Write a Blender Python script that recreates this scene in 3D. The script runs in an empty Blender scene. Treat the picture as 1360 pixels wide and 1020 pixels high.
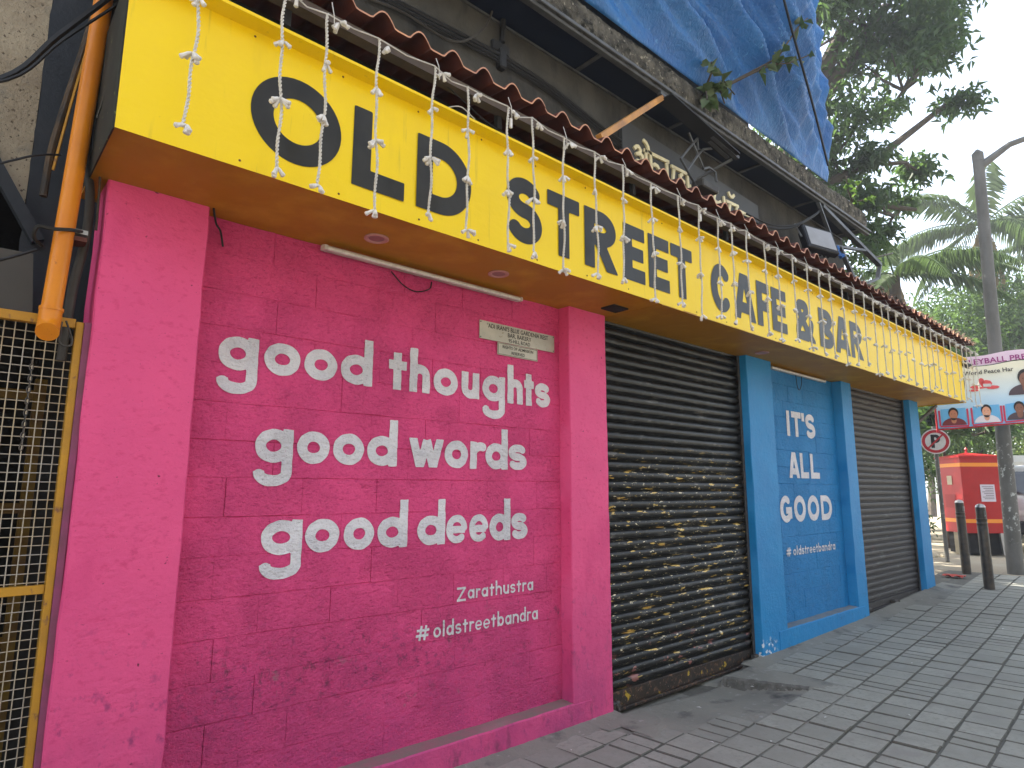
import bpy, bmesh, math, random
import numpy as np
from math import radians, sin, cos, pi, atan2, sqrt
from mathutils import Vector, Matrix
random.seed(7); RNG = np.random.default_rng(7)
SC = bpy.context.scene
COL = SC.collection

# ---------------------------------------------------------------- camera, sky, sun, exposure
cam_d = bpy.data.cameras.new("camera"); cam = bpy.data.objects.new("camera", cam_d); COL.objects.link(cam)
p_, y_, r_ = radians(9.37), radians(48.47), radians(.178)
F = Vector((cos(p_)*cos(y_), cos(p_)*sin(y_), sin(p_))); R0 = Vector((sin(y_), -cos(y_), 0)); U0 = R0.cross(F)
R = R0*cos(r_)+U0*sin(r_); U = U0*cos(r_)-R0*sin(r_)
m = Matrix((R, U, -F)).transposed().to_4x4(); m.translation = Vector((0, -2.9968, 1.5)); cam.matrix_world = m
cam_d.sensor_width = 36; cam_d.lens = 845.6/1360*36; cam_d.clip_start = .02; cam_d.clip_end = 500
SC.camera = cam
SC.render.resolution_x = 1024; SC.render.resolution_y = 768
SC.view_settings.view_transform = 'Standard'; SC.view_settings.look = 'None'
SC.view_settings.gamma = 1; SC.view_settings.use_curve_mapping = False
SC.view_settings.exposure = 2.03
SUN = Vector((-.20, .80, .95)).normalized()
el = math.asin(SUN.z); az = atan2(SUN.x, SUN.y)
w = bpy.data.worlds.new("World"); SC.world = w; w.use_nodes = True
nt = w.node_tree; bg = nt.nodes['Background']
sky = nt.nodes.new('ShaderNodeTexSky'); sky.sky_type = 'NISHITA'; sky.sun_disc = False
sky.sun_elevation = el; sky.sun_rotation = az; sky.air_density = 1.0; sky.dust_density = 1.6; sky.ozone_density = 1.0
hz = nt.nodes.new('ShaderNodeHueSaturation'); hz.inputs['Saturation'].default_value = .60; nt.links.new(sky.outputs[0], hz.inputs['Color'])
tn = nt.nodes.new('ShaderNodeMix'); tn.data_type = 'RGBA'; tn.blend_type = 'MULTIPLY'; tn.inputs[0].default_value = 1; tn.inputs[7].default_value = (1, .985, .955, 1)   # warm city haze
nt.links.new(hz.outputs[0], tn.inputs[6]); nt.links.new(tn.outputs[2], bg.inputs[0]); bg.inputs[1].default_value = .15
sd = bpy.data.lights.new("sun", 'SUN'); so = bpy.data.objects.new("sun", sd); COL.objects.link(so)
sd.energy = 4.5; sd.angle = radians(.5); sd.color = (1, .94, .84)
so.rotation_euler = SUN.to_track_quat('Z', 'Y').to_euler()

# ---------------------------------------------------------------- helpers: materials
def srgb(r, g, b):
    return tuple(((c/255)/12.92 if c/255 <= .04045 else ((c/255+.055)/1.055)**2.4) for c in (r, g, b))
class NT:
    def __init__(s, name):
        s.m = bpy.data.materials.new(name); s.m.use_nodes = True; s.t = s.m.node_tree; s.n = s.t.nodes
        s.b = s.n['Principled BSDF']; s.g = s.n.new('ShaderNodeNewGeometry').outputs['Position']
    def new(s, k, **kw):
        n = s.n.new(k)
        for a, v in kw.items(): setattr(n, a, v)
        return n
    def link(s, a, b): s.t.links.new(a, b)
    def coord(s, st=(1, 1, 1), off=(0, 0, 0)):
        n = s.new('ShaderNodeMapping'); s.link(s.g, n.inputs[0]); n.inputs['Scale'].default_value = st; n.inputs['Location'].default_value = off
        return n.outputs[0]
    def noise(s, sc, st=(1, 1, 1), det=5, rough=.6, off=(0, 0, 0), dist=0):
        n = s.new('ShaderNodeTexNoise'); s.link(s.coord(st, off), n.inputs['Vector']); n.inputs['Scale'].default_value = sc
        n.inputs['Detail'].default_value = det; n.inputs['Roughness'].default_value = rough; n.inputs['Distortion'].default_value = dist
        return n.outputs['Fac']
    def ramp(s, x, lo, hi, a=0., b=1.):
        n = s.new('ShaderNodeMapRange'); s.link(x, n.inputs[0]); n.inputs[1].default_value = lo; n.inputs[2].default_value = hi
        n.inputs[3].default_value = a; n.inputs[4].default_value = b; return n.outputs[0]
    def math(s, op, a, b=None):
        n = s.new('ShaderNodeMath', operation=op)
        for i, v in enumerate((a, b)):
            if v is None: continue
            if isinstance(v, (int, float)): n.inputs[i].default_value = v
            else: s.link(v, n.inputs[i])
        return n.outputs[0]
    def mix(s, f, a, b):
        n = s.new('ShaderNodeMix', data_type='RGBA')
        for i, v in ((0, f), (6, a), (7, b)):
            if isinstance(v, (int, float)): n.inputs[i].default_value = v
            elif isinstance(v, tuple): n.inputs[i].default_value = (*v, 1)
            else: s.link(v, n.inputs[i])
        return n.outputs[2]
    def axis(s, k):
        n = s.new('ShaderNodeSeparateXYZ'); s.link(s.g, n.inputs[0]); return n.outputs[k]
    def band(s, k, z0, z1, soft=.1):
        a = s.axis(k); return s.math('MULTIPLY', s.ramp(a, z0-soft, z0+soft), s.ramp(a, z1-soft, z1+soft, 1, 0))
H = (1, 1, 1)
def M(name, col, rough=.6, col2=None, ns=4, nst=(1, 1, 1), bump=(), stains_and_shade=(), metal=0, spec=.3, trans=None, jitter=0):
    """bump: [(scale, stretch, distance m)], stains: [(scale, stretch, lo, hi, colour, band or None)]"""
    t = NT(name); c = t.mix(0., col, col)
    if col2: c = t.mix(t.ramp(t.noise(ns, nst), .35, .65), col, col2)
    if jitter:
        oi = t.new('ShaderNodeObjectInfo').outputs['Random']
        c2 = t.new('ShaderNodeHueSaturation'); t.link(c, c2.inputs['Color']); t.link(t.ramp(oi, 0, 1, 1-jitter, 1+jitter), c2.inputs['Value']); c = c2.outputs[0]
    k = 0
    for s_ in stains_and_shade:
        k += 3.1
        f = t.ramp(t.noise(s_[0], s_[1], off=(k, k*.7, k*1.3)), s_[2], s_[3])
        if len(s_) > 5 and s_[5]:
            for bd in (s_[5] if isinstance(s_[5], list) else [s_[5]]): f = t.math('MULTIPLY', f, t.band(*bd))
        c = t.mix(f, c, s_[4])
    t.link(c, t.b.inputs['Base Color']); t.b.inputs['Roughness'].default_value = rough; t.b.inputs['Metallic'].default_value = metal
    t.b.inputs['Specular IOR Level'].default_value = spec
    prev = None
    for bb in bump:
        sc, st, d = bb[:3]
        bn = t.new('ShaderNodeBump'); bn.inputs['Strength'].default_value = 1; bn.inputs['Distance'].default_value = d
        hh = t.noise(sc, st, det=6)
        if len(bb) > 3: hh = t.math('MULTIPLY', hh, t.ramp(t.noise(bb[3], H, det=3), .42, .60, .40, 1))
        t.link(hh, bn.inputs['Height'])
        if prev: t.link(prev, bn.inputs['Normal'])
        prev = bn.outputs[0]
    if prev: t.link(prev, t.b.inputs['Normal'])
    if trans:
        tr = t.new('ShaderNodeBsdfTranslucent'); tr.inputs[0].default_value = (*trans[0], 1); mx = t.new('ShaderNodeMixShader'); mx.inputs[0].default_value = trans[1]
        o = t.n['Material Output']; t.link(t.b.outputs[0], mx.inputs[1]); t.link(tr.outputs[0], mx.inputs[2]); t.link(mx.outputs[0], o.inputs[0])
    return t.m
WB = [(9, (1, 1, 1.8), .010), (34, (1, 1, 1.6), .024, 3.2), (85, (1, 1, 1.3), .014, 5), (220, H, .002)]      # rough painted masonry
SB = [(7, H, .006), (30, (1, 1, 1.5), .006, 4), (90, H, .0022, 6)]                                         # smoother pillars
PINK = (.76, .080, .230); PINK2 = (.70, .070, .215)
m_pink = M('pink_masonry_paint', PINK, .68, PINK2, 3, bump=WB, spec=.2, stains_and_shade=[
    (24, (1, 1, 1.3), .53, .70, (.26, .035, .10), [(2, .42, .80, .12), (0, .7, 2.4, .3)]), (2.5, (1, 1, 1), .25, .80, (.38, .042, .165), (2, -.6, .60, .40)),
    (16, (1.3, 1, .6), .60, .72, (.20, .05, .09), (2, .45, .85, .15)), (6, H, .68, .74, (.36, .16, .20), (2, .1, .7, .2)), (60, H, .66, .72, (.34, .022, .08), None), (34, (1, 1, 1.6), .52, .66, (.62, .05, .178), None), (100, (1, 1, 1.2), .58, .70, (.84, .11, .28), None)])  # fine tones stand in for relief shade; foot carries grime plus painted shade
m_pinkp = M('pink_pillar_paint', (.78, .088, .240), .6, (.72, .078, .225), 2.5, bump=SB, stains_and_shade=[
    (34, H, .695, .72, (.16, .012, .04), None), (20, (1, 1, .8), .58, .72, (.33, .04, .14), (2, -.2, .85, .25)), (70, (1, 1, 2), .68, .72, (.38, .03, .10), None), (26, (1, 1, 1.6), .56, .70, (.66, .058, .185), None), (3, (1, 1, .5), .52, .75, (.62, .05, .18), None), (2.5, (1, 1, .7), .25, .75, (.36, .045, .165), (2, -.6, .55, .38)), (11, (1, 1, .5), .55, .72, (.22, .04, .10), (2, -.2, .40, .2)), (90, H, .78, .8, (.8, .5, .6), None)])  # darker foot is grime plus the dim low light put into the paint
BLUE = (.008, .20, .47)
m_blue = M('blue_masonry_paint', BLUE, .6, (.008, .17, .42), 3, bump=[(q[0], q[1], q[2]*.7)+q[3:] for q in WB], stains_and_shade=[
    (18, (1, 1, 1.5), .58, .68, (.01, .10, .25), (2, .3, .8, .2)), (60, H, .70, .74, (.01, .08, .2), None), (40, (1, 1, 1.6), .52, .66, (.008, .165, .41), None), (3.5, (1, 1, .6), .55, .75, (.012, .16, .38), None)])  # fine dark grain here stands in for relief shade
m_bluep = M('blue_pillar_paint', (.010, .225, .50), .52, (.009, .19, .45), 2.5, bump=SB, stains_and_shade=[
    (22, H, .56, .60, (.75, .78, .8), [(2, -.1, .16, .03), (0, 5.5, 5.9, .05)]), (12, H, .6, .7, (.02, .12, .25), (2, 0, .3, .15))])
m_ledge = M('dusty_ledge_top', (.30, .14, .16), .9, (.22, .17, .15), 12, bump=[(60, H, .003)])
m_ledgeb = M('dusty_blue_ledge_top', (.20, .21, .21), .9, (.12, .17, .22), 12, bump=[(60, H, .003)])
m_white = M('white_mural_paint', (.80, .78, .79), .6, (.72, .70, .73), 9, bump=WB, stains_and_shade=[(45, (1, 1, 1.6), .56, .68, (.62, .57, .60), None), (110, H, .66, .70, (.50, .25, .34), None)])
m_yel = M('yellow_sign_sheet', (.92, .66, .003), .42, (.88, .61, .003), .9, bump=[(1.3, (1, 1, 2), .012), (300, H, .0002)], stains_and_shade=[(70, H, .735, .76, (.5, .33, .02), None), (4, (1, 1, .2), .60, .85, (.72, .50, .015), None), (26, (1, 1, .06), .62, .74, (.66, .47, .02), None), (150, H, .70, .73, (.62, .42, .03), None)])
m_soff = M('yellow_soffit_sheet_shaded', (.44, .20, .004), .5, (.39, .175, .006), 1.5, bump=[(1.5, H, .01)], stains_and_shade=[(3, H, .5, .8, (.6, .33, .02), None)])  # yellow sheet browned: underside shade and pink bounce put into the colour
m_black = M('black_letter_vinyl', (.016, .015, .012), .36, (.028, .026, .020), 6, bump=[(2, H, .006)])
m_metaledge = M('grey_aluminium', (.35, .35, .34), .45, metal=.7)
m_dark = M('black_unlit_void', (.012, .011, .011), .8, (.022, .02, .018), 5, bump=[(30, H, .003)])  # black put in for the darkness of gaps and interiors
m_slat = M('black_shutter_paint', (.010, .010, .009), .38, (.020, .019, .017), 8, (1, 1, 1), bump=[(40, (1, 1, 1), .002), (200, H, .0006)], stains_and_shade=[
    (16, (.35, 1, 1.2), .60, .66, (.10, .095, .085), None),
    (14, (.40, 1, 2.3), .618, .632, (.70, .48, .13), (2, .15, 1.75, .12)), (42, (.45, 1, 1.5), .638, .655, (.78, .68, .45), (2, .2, 1.75, .15)),
    (12, (.5, 1, 1), .62, .64, (.28, .12, .10), (2, -.1, .35, .1))])
m_bar = M('rusty_bottom_bar', (.020, .018, .016), .5, (.045, .03, .02), 8, bump=[(50, H, .003)], stains_and_shade=[(8, (1, 1, 1), .63, .65, (.45, .30, .03), None), (30, H, .56, .64, (.16, .085, .05), None), (60, H, .66, .68, (.4, .34, .26), None)])
m_slat2 = M('grey_brown_shutter_paint', (.048, .042, .038), .55, (.045, .04, .037), 8, bump=[(40, H, .002)], stains_and_shade=[(9, (.6, 1, 2), .6, .7, (.10, .095, .09), None), (5, (.8, 1, .8), .62, .72, (.09, .03, .03), (2, .6, 1.2, .2))])
m_rail = M('steel_guide_rail', (.05, .05, .05), .5, (.12, .1, .08), 20, metal=.3)
m_paver = M('grey_concrete_paver', (.268, .264, .222), .85, (.300, .296, .255), 7, bump=[(25, H, .004), (160, H, .0015)], jitter=.10, stains_and_shade=[(1.6, H, .52, .80, (.21, .206, .178), None), (30, H, .5, .7, (.24, .235, .20), None), (90, H, .66, .72, (.09, .09, .085), None), (2.7, H, .62, .7, (.25, .24, .21), None)])
m_mortar = M('dark_sandy_joint', (.115, .11, .092), .95, (.15, .143, .12), 20, bump=[(80, H, .006)])
m_cement = M('patchy_cement', (.26, .25, .21), .85, (.21, .205, .175), 2.2, bump=[(9, H, .01), (60, H, .005), (200, H, .001)], stains_and_shade=[(14, H, .62, .68, (.32, .31, .28), None), (3, (1, 1, 1), .56, .7, (.075, .073, .07), None)])
m_road = M('dusty_asphalt', (.10, .095, .085), .9, (.17, .155, .13), .6, bump=[(90, H, .008)])
m_dust = M('sandy_ground', (.30, .25, .18), .95, (.36, .32, .24), .8, bump=[(30, H, .02)])
m_wall = M('grimy_dark_concrete', (.028, .026, .022), .9, (.07, .066, .055), 2.4, (1, 1, .5), bump=[(20, H, .01)], stains_and_shade=[(5, (1, 1, .35), .55, .7, (.02, .02, .019), None), (1.6, (1, 1, .5), .58, .75, (.12, .11, .09), None)])
m_moss = M('mossy_rough_concrete', (.045, .042, .034), .95, (.17, .155, .125), 9, bump=[(30, H, .03), (90, H, .012)], stains_and_shade=[(24, H, .60, .66, (.34, .31, .24), None), (11, H, .55, .65, (.022, .022, .018), None)])
m_navy = M('navy_canopy_board', (.010, .016, .034), .55, (.016, .02, .032), 2)
m_chan = M('grey_canopy_channel', (.13, .135, .135), .5, (.07, .07, .07), 6, metal=.3)
m_rust = M('rust_brown_roof_sheet', (.13, .035, .022), .55, (.085, .026, .018), 4, bump=[(40, H, .002)], stains_and_shade=[(6, H, .6, .75, (.05, .02, .016), None)])
m_rustlip = M('lit_clay_sheet_edge', (.62, .30, .16), .5, (.45, .22, .14), 6)  # clay edge coloured bright to look lit along the roof front
m_purlin = M('grey_brown_purlin', (.12, .09, .07), .7, (.08, .06, .05), 8)
m_orange = M('orange_pipe_paint', (.70, .24, .012), .32, (.62, .20, .012), 5, bump=[(25, H, .0015)], stains_and_shade=[(16, (1, 1, .5), .66, .72, (.35, .10, .02), None)])
m_strut = M('orange_strut_paint', (.60, .28, .06), .5, (.35, .17, .06), 5)
m_yframe = M('yellow_gate_paint', (.50, .25, .02), .5, (.40, .20, .025), 9, bump=[(60, H, .001)], stains_and_shade=[(18, (1, 1, .5), .60, .66, (.20, .09, .05), None)])
m_ydim = M('dimmed_yellow_paint', (.20, .12, .015), .7, (.12, .06, .02), 9)  # yellow darkened in colour to look dim inside the passage
m_purple = M('oversprayed_frame_side', (.26, .06, .14), .6, (.17, .06, .09), 9)
m_wire = M('galvanised_mesh_wire', (.40, .37, .32), .5, (.42, .33, .2), 6, metal=.3)
m_beige = M('roughcast_beige_wall', (.42, .36, .26), .95, (.27, .22, .155), 3, bump=[(50, H, .012), (150, H, .004)], stains_and_shade=[(60, H, .60, .64, (.10, .075, .05), None), (5, H, .55, .7, (.19, .18, .15), None)])
m_slate = M('dark_slate_paint', (.022, .027, .034), .7, (.03, .034, .04), 5, bump=[(40, H, .003)])
m_greenside = M('algae_stained_dark_sheet', (.028, .030, .022), .7, (.018, .018, .015), 9, stains_and_shade=[(22, H, .66, .68, (.16, .19, .06), None)])
m_greyp = M('dull_grey_panel', (.075, .07, .06), .6, (.06, .055, .05), 3)
m_cable = M('black_cable_rubber', (.018, .018, .018), .55)
m_cableb = M('brown_conduit', (.09, .055, .025), .6, (.03, .025, .02), 9)
m_greycond = M('dark_grey_conduit', (.06, .055, .045), .6, (.04, .035, .03), 9)
m_fairy = M('white_fairy_light_wire', (.66, .63, .57), .5, (.5, .47, .42), 30)
m_bulb = M('milky_bulb_plastic', (.76, .73, .68), .3, (.6, .57, .53), 40)
m_plate = M('brushed_plate', (.50, .47, .38), .42, (.34, .32, .26), 3, metal=.25, stains_and_shade=[(30, H, .64, .7, (.2, .16, .1), None)])
m_ink = M('black_plate_ink', (.03, .028, .025), .6)
m_tube = M('dusty_white_batten', (.62, .58, .52), .5, (.42, .38, .33), 8)
m_dl = M('pink_tinted_downlight_ring', (.50, .27, .24), .5)
m_dlg = M('frosted_downlight_glass', (.30, .16, .15), .35)
m_bollard = M('dark_bollard_metal', (.035, .033, .03), .42, (.075, .06, .045), 14, metal=.2, bump=[(60, H, .002)])
m_silver = M('worn_steel_cap', (.42, .41, .39), .35, metal=.8)
m_red = M('letter_box_red', (.42, .013, .014), .42, (.36, .011, .012), 4, bump=[(3, H, .004)])
m_stripe = M('orange_stripe_paint', (.80, .28, .03), .45)
m_cream = M('cream_stand', (.58, .50, .36), .8, (.48, .42, .30), 6)
m_paper = M('faded_notice_paper', (.62, .58, .66), .7)
m_signr = M('sign_red', (.45, .02, .03), .5); m_signw = M('sign_white', (.72, .70, .68), .5, (.6, .58, .55), 9); m_signk = M('sign_black', (.02, .02, .02), .5)
m_pole = M('grey_utility_pole', (.15, .148, .138), .7, (.09, .088, .08), 3, (1, 1, .5), bump=[(40, H, .003)], stains_and_shade=[(14, H, .58, .63, (.42, .44, .42), (2, .8, 2.2, .2))])
m_floodb = M('black_floodlight_body', (.02, .02, .022), .5); m_floodg = M('pale_floodlight_glass', (.27, .27, .27), .3, (.32, .32, .33), 6)
m_cream2 = M('cream_raised_letters', (.84, .76, .46), .5, (.66, .58, .36), 14)
m_board = M('charcoal_signboard', (.055, .057, .058), .6, (.07, .07, .068), 3)
m_bark = M('grey_brown_bark', (.10, .08, .06), .9, (.06, .05, .04), 6, bump=[(14, (1, 1, .4), .03)])
m_leafd = M('dark_tree_leaf', (.030, .055, .022), .5, (.045, .085, .028), 1.2, trans=((.12, .22, .05), .38))
m_leafm = M('mid_green_leaf', (.055, .10, .030), .55, (.085, .15, .035), .8, trans=((.16, .28, .05), .35))
m_leafb = M('bright_green_leaf', (.11, .17, .045), .55, (.16, .22, .05), .8, trans=((.30, .42, .08), .4))
m_palm = M('palm_leaflet', (.05, .09, .035), .5, (.08, .12, .04), .8, trans=((.14, .22, .06), .35))
m_palmdry = M('dry_palm_leaflet', (.40, .30, .14), .7, (.30, .22, .10), .8, trans=((.5, .4, .2), .4))
m_fig = M('grey_green_fig_leaf', (.09, .13, .06), .6, (.13, .16, .09), 9, trans=((.12, .2, .05), .2))
m_dry = M('dry_leaf_litter', (.10, .07, .045), .9, (.16, .12, .09), 9)
m_carw = M('silver_car_paint', (.55, .55, .54), .28, metal=.35); m_vanw = M('cream_white_van_paint', (.62, .59, .52), .4)
m_glass = M('dark_car_glass', (.02, .025, .03), .08, spec=.8); m_tyre = M('tyre_rubber', (.02, .02, .02), .8); m_tail = M('red_tail_lamp', (.5, .01, .015), .2)
m_plastic = M('black_trim_plastic', (.025, .025, .025), .6)

# tarp with woven sheen and bleached creases
t = NT('blue_tarpaulin'); cc = t.mix(t.ramp(t.noise(2.0, (1, 1, .8), dist=.8), .35, .7), (.012, .11, .36), (.028, .18, .48))
cc = t.mix(t.ramp(t.noise(11, (1, 1, .5), dist=2.5), .64, .70), cc, (.10, .32, .62)); cc = t.mix(t.ramp(t.noise(30, H), .6, .75), cc, (.01, .07, .26))
t.link(cc, t.b.inputs['Base Color']); t.b.inputs['Roughness'].default_value = .36
b1 = t.new('ShaderNodeBump'); b1.inputs['Distance'].default_value = .02; t.link(t.noise(5, (1, 1, .8), dist=1.2), b1.inputs['Height'])
b2 = t.new('ShaderNodeBump'); b2.inputs['Distance'].default_value = .012; t.link(t.noise(28, (1, 1, .6), dist=1), b2.inputs['Height']); t.link(b1.outputs[0], b2.inputs['Normal']); t.link(b2.outputs[0], t.b.inputs['Normal'])
tr = t.new('ShaderNodeBsdfTranslucent'); tr.inputs[0].default_value = (.03, .22, .6, 1); mx = t.new('ShaderNodeMixShader'); mx.inputs[0].default_value = .10
t.link(t.b.outputs[0], mx.inputs[1]); t.link(tr.outputs[0], mx.inputs[2]); t.link(mx.outputs[0], t.n['Material Output'].inputs[0]); m_tarp = t.m

# ---------------------------------------------------------------- helpers: geometry
class MB:
    def __init__(s): s.v = []; s.f = []; s.mi = []
    def add(s, vs, fs, mi=0):
        o = len(s.v); s.v += [tuple(v) for v in vs]; s.f += [tuple(i+o for i in f) for f in fs]; s.mi += [mi]*len(fs); return s
    def box(s, x0, x1, y0, y1, z0, z1, mi=0, bev=0):
        if not bev:
            v = [(x, y, z) for z in (z0, z1) for y in (y0, y1) for x in (x0, x1)]
            return s.add(v, [(0, 2, 3, 1), (4, 5, 7, 6), (0, 1, 5, 4), (1, 3, 7, 5), (3, 2, 6, 7), (2, 0, 4, 6)], mi)
        bm = bmesh.new(); bmesh.ops.create_cube(bm, size=1)
        for q in bm.verts: q.co = Vector(((x0+x1)/2+q.co.x*(x1-x0), (y0+y1)/2+q.co.y*(y1-y0), (z0+z1)/2+q.co.z*(z1-z0)))
        bmesh.ops.bevel(bm, geom=list(bm.edges), offset=bev, segments=1, affect='EDGES', profile=.5)
        bm.verts.index_update(); s.add([q.co[:] for q in bm.verts], [[q.index for q in f.verts] for f in bm.faces], mi); bm.free(); return s
    def bar(s, a, b, w, h=None, mi=0, up=Vector((0, 0, 1))):
        a, b = Vector(a), Vector(b); d = (b-a).normalized(); h = h or w
        x = d.cross(up); x = x.normalized() if x.length > 1e-4 else Vector((1, 0, 0)); y = x.cross(d)
        v = [p+x*sx*w/2+y*sy*h/2 for p in (a, b) for sx, sy in ((-1, -1), (1, -1), (1, 1), (-1, 1))]
        return s.add(v, [(0, 3, 2, 1), (4, 5, 6, 7), (0, 1, 5, 4), (1, 2, 6, 5), (2, 3, 7, 6), (3, 0, 4, 7)], mi)
    def tube(s, pts, r, n=6, mi=0, cap=True):
        P = [Vector(p) for p in pts]; rs = r if isinstance(r, (list, tuple)) else [r]*len(P); o = []; V = []
        ref = None
        for i, p in enumerate(P):
            d = (P[min(i+1, len(P)-1)]-P[max(i-1, 0)]).normalized()
            if ref is None: ref = d.orthogonal().normalized()
            ref = (ref-d*ref.dot(d)); ref = ref.normalized() if ref.length > 1e-5 else d.orthogonal().normalized()
            y = d.cross(ref)
            V += [p+(ref*cos(2*pi*k/n)+y*sin(2*pi*k/n))*rs[i] for k in range(n)]
        Fs = [(i*n+k, i*n+(k+1) % n, (i+1)*n+(k+1) % n, (i+1)*n+k) for i in range(len(P)-1) for k in range(n)]
        if cap: Fs += [tuple(range(n-1, -1, -1)), tuple((len(P)-1)*n+k for k in range(n))]
        return s.add(V, Fs, mi)
    def lathe(s, c, prof, n=16, mi=0, ax=Vector((0, 0, 1))):
        c = Vector(c); q = Vector((0, 0, 1)).rotation_difference(Vector(ax).normalized())
        V = [c+q @ Vector((r*cos(2*pi*k/n), r*sin(2*pi*k/n), z)) for r, z in prof for k in range(n)]
        Fs = [(i*n+k, i*n+(k+1) % n, (i+1)*n+(k+1) % n, (i+1)*n+k) for i in range(len(prof)-1) for k in range(n)]
        Fs += [tuple(range(n-1, -1, -1)), tuple((len(prof)-1)*n+k for k in range(n))]
        return s.add(V, Fs, mi)
    def mesh(s, name, mats, smooth=False):
        me = bpy.data.meshes.new(name); me.from_pydata(s.v, [], s.f)
        for m_ in (mats if isinstance(mats, (list, tuple)) else [mats]): me.materials.append(m_)
        if any(s.mi): me.polygons.foreach_set('material_index', s.mi)
        if smooth:
            me.polygons.foreach_set('use_smooth', [True]*len(s.f)); me.set_sharp_from_angle(angle=radians(40))
        me.update(); return me
    def build(s, name, mats, parent=None, smooth=False, **kw): return link(name, s.mesh(name, mats, smooth), parent, **kw)
def link(name, me, parent=None, loc=None, **kw):
    o = bpy.data.objects.new(name, me); COL.objects.link(o)
    if parent:
        o.parent = parent
        if loc is None: o.matrix_parent_inverse = parent_inv(parent)
    if loc is not None: o.location = loc
    for k, v in kw.items(): o[k] = v
    return o
def parent_inv(p):
    mm = Matrix.Identity(4); q = p
    while q:
        mm = (Matrix.Translation(q.location) @ q.rotation_euler.to_matrix().to_4x4()) @ mm if q.parent is None else mm; q = q.parent
    return mm.inverted()
def tag(o, label=None, cat=None, group=None, kind=None):
    for k, v in (('label', label), ('category', cat), ('group', group), ('kind', kind)):
        if v: o[k] = v
    return o
def thing(name, loc, label, cat, group=None, rz=0):
    o = bpy.data.objects.new(name, None); COL.objects.link(o); o.location = loc; o.rotation_euler = (0, 0, rz); o.empty_display_size = .1
    return tag(o, label, cat, group)
def npmesh(name, V, Q, mats, parent=None, mi=None, **kw):
    me = bpy.data.meshes.new(name); me.vertices.add(len(V)); me.vertices.foreach_set('co', np.asarray(V, 'f').ravel())
    k = Q.shape[1]; me.loops.add(Q.size); me.loops.foreach_set('vertex_index', Q.astype('i').ravel())
    me.polygons.add(len(Q)); me.polygons.foreach_set('loop_start', np.arange(0, Q.size, k, dtype='i'))
    for m_ in (mats if isinstance(mats, (list, tuple)) else [mats]): me.materials.append(m_)
    if mi is not None: me.polygons.foreach_set('material_index', mi)
    me.update(calc_edges=True); return link(name, me, parent, **kw)

def gz(x): return float(np.interp(x, [-5, 4, 6, 8, 10.5, 12, 16, 60], [0, 0, .02, .06, .16, .2, .25, .3]))

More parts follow.
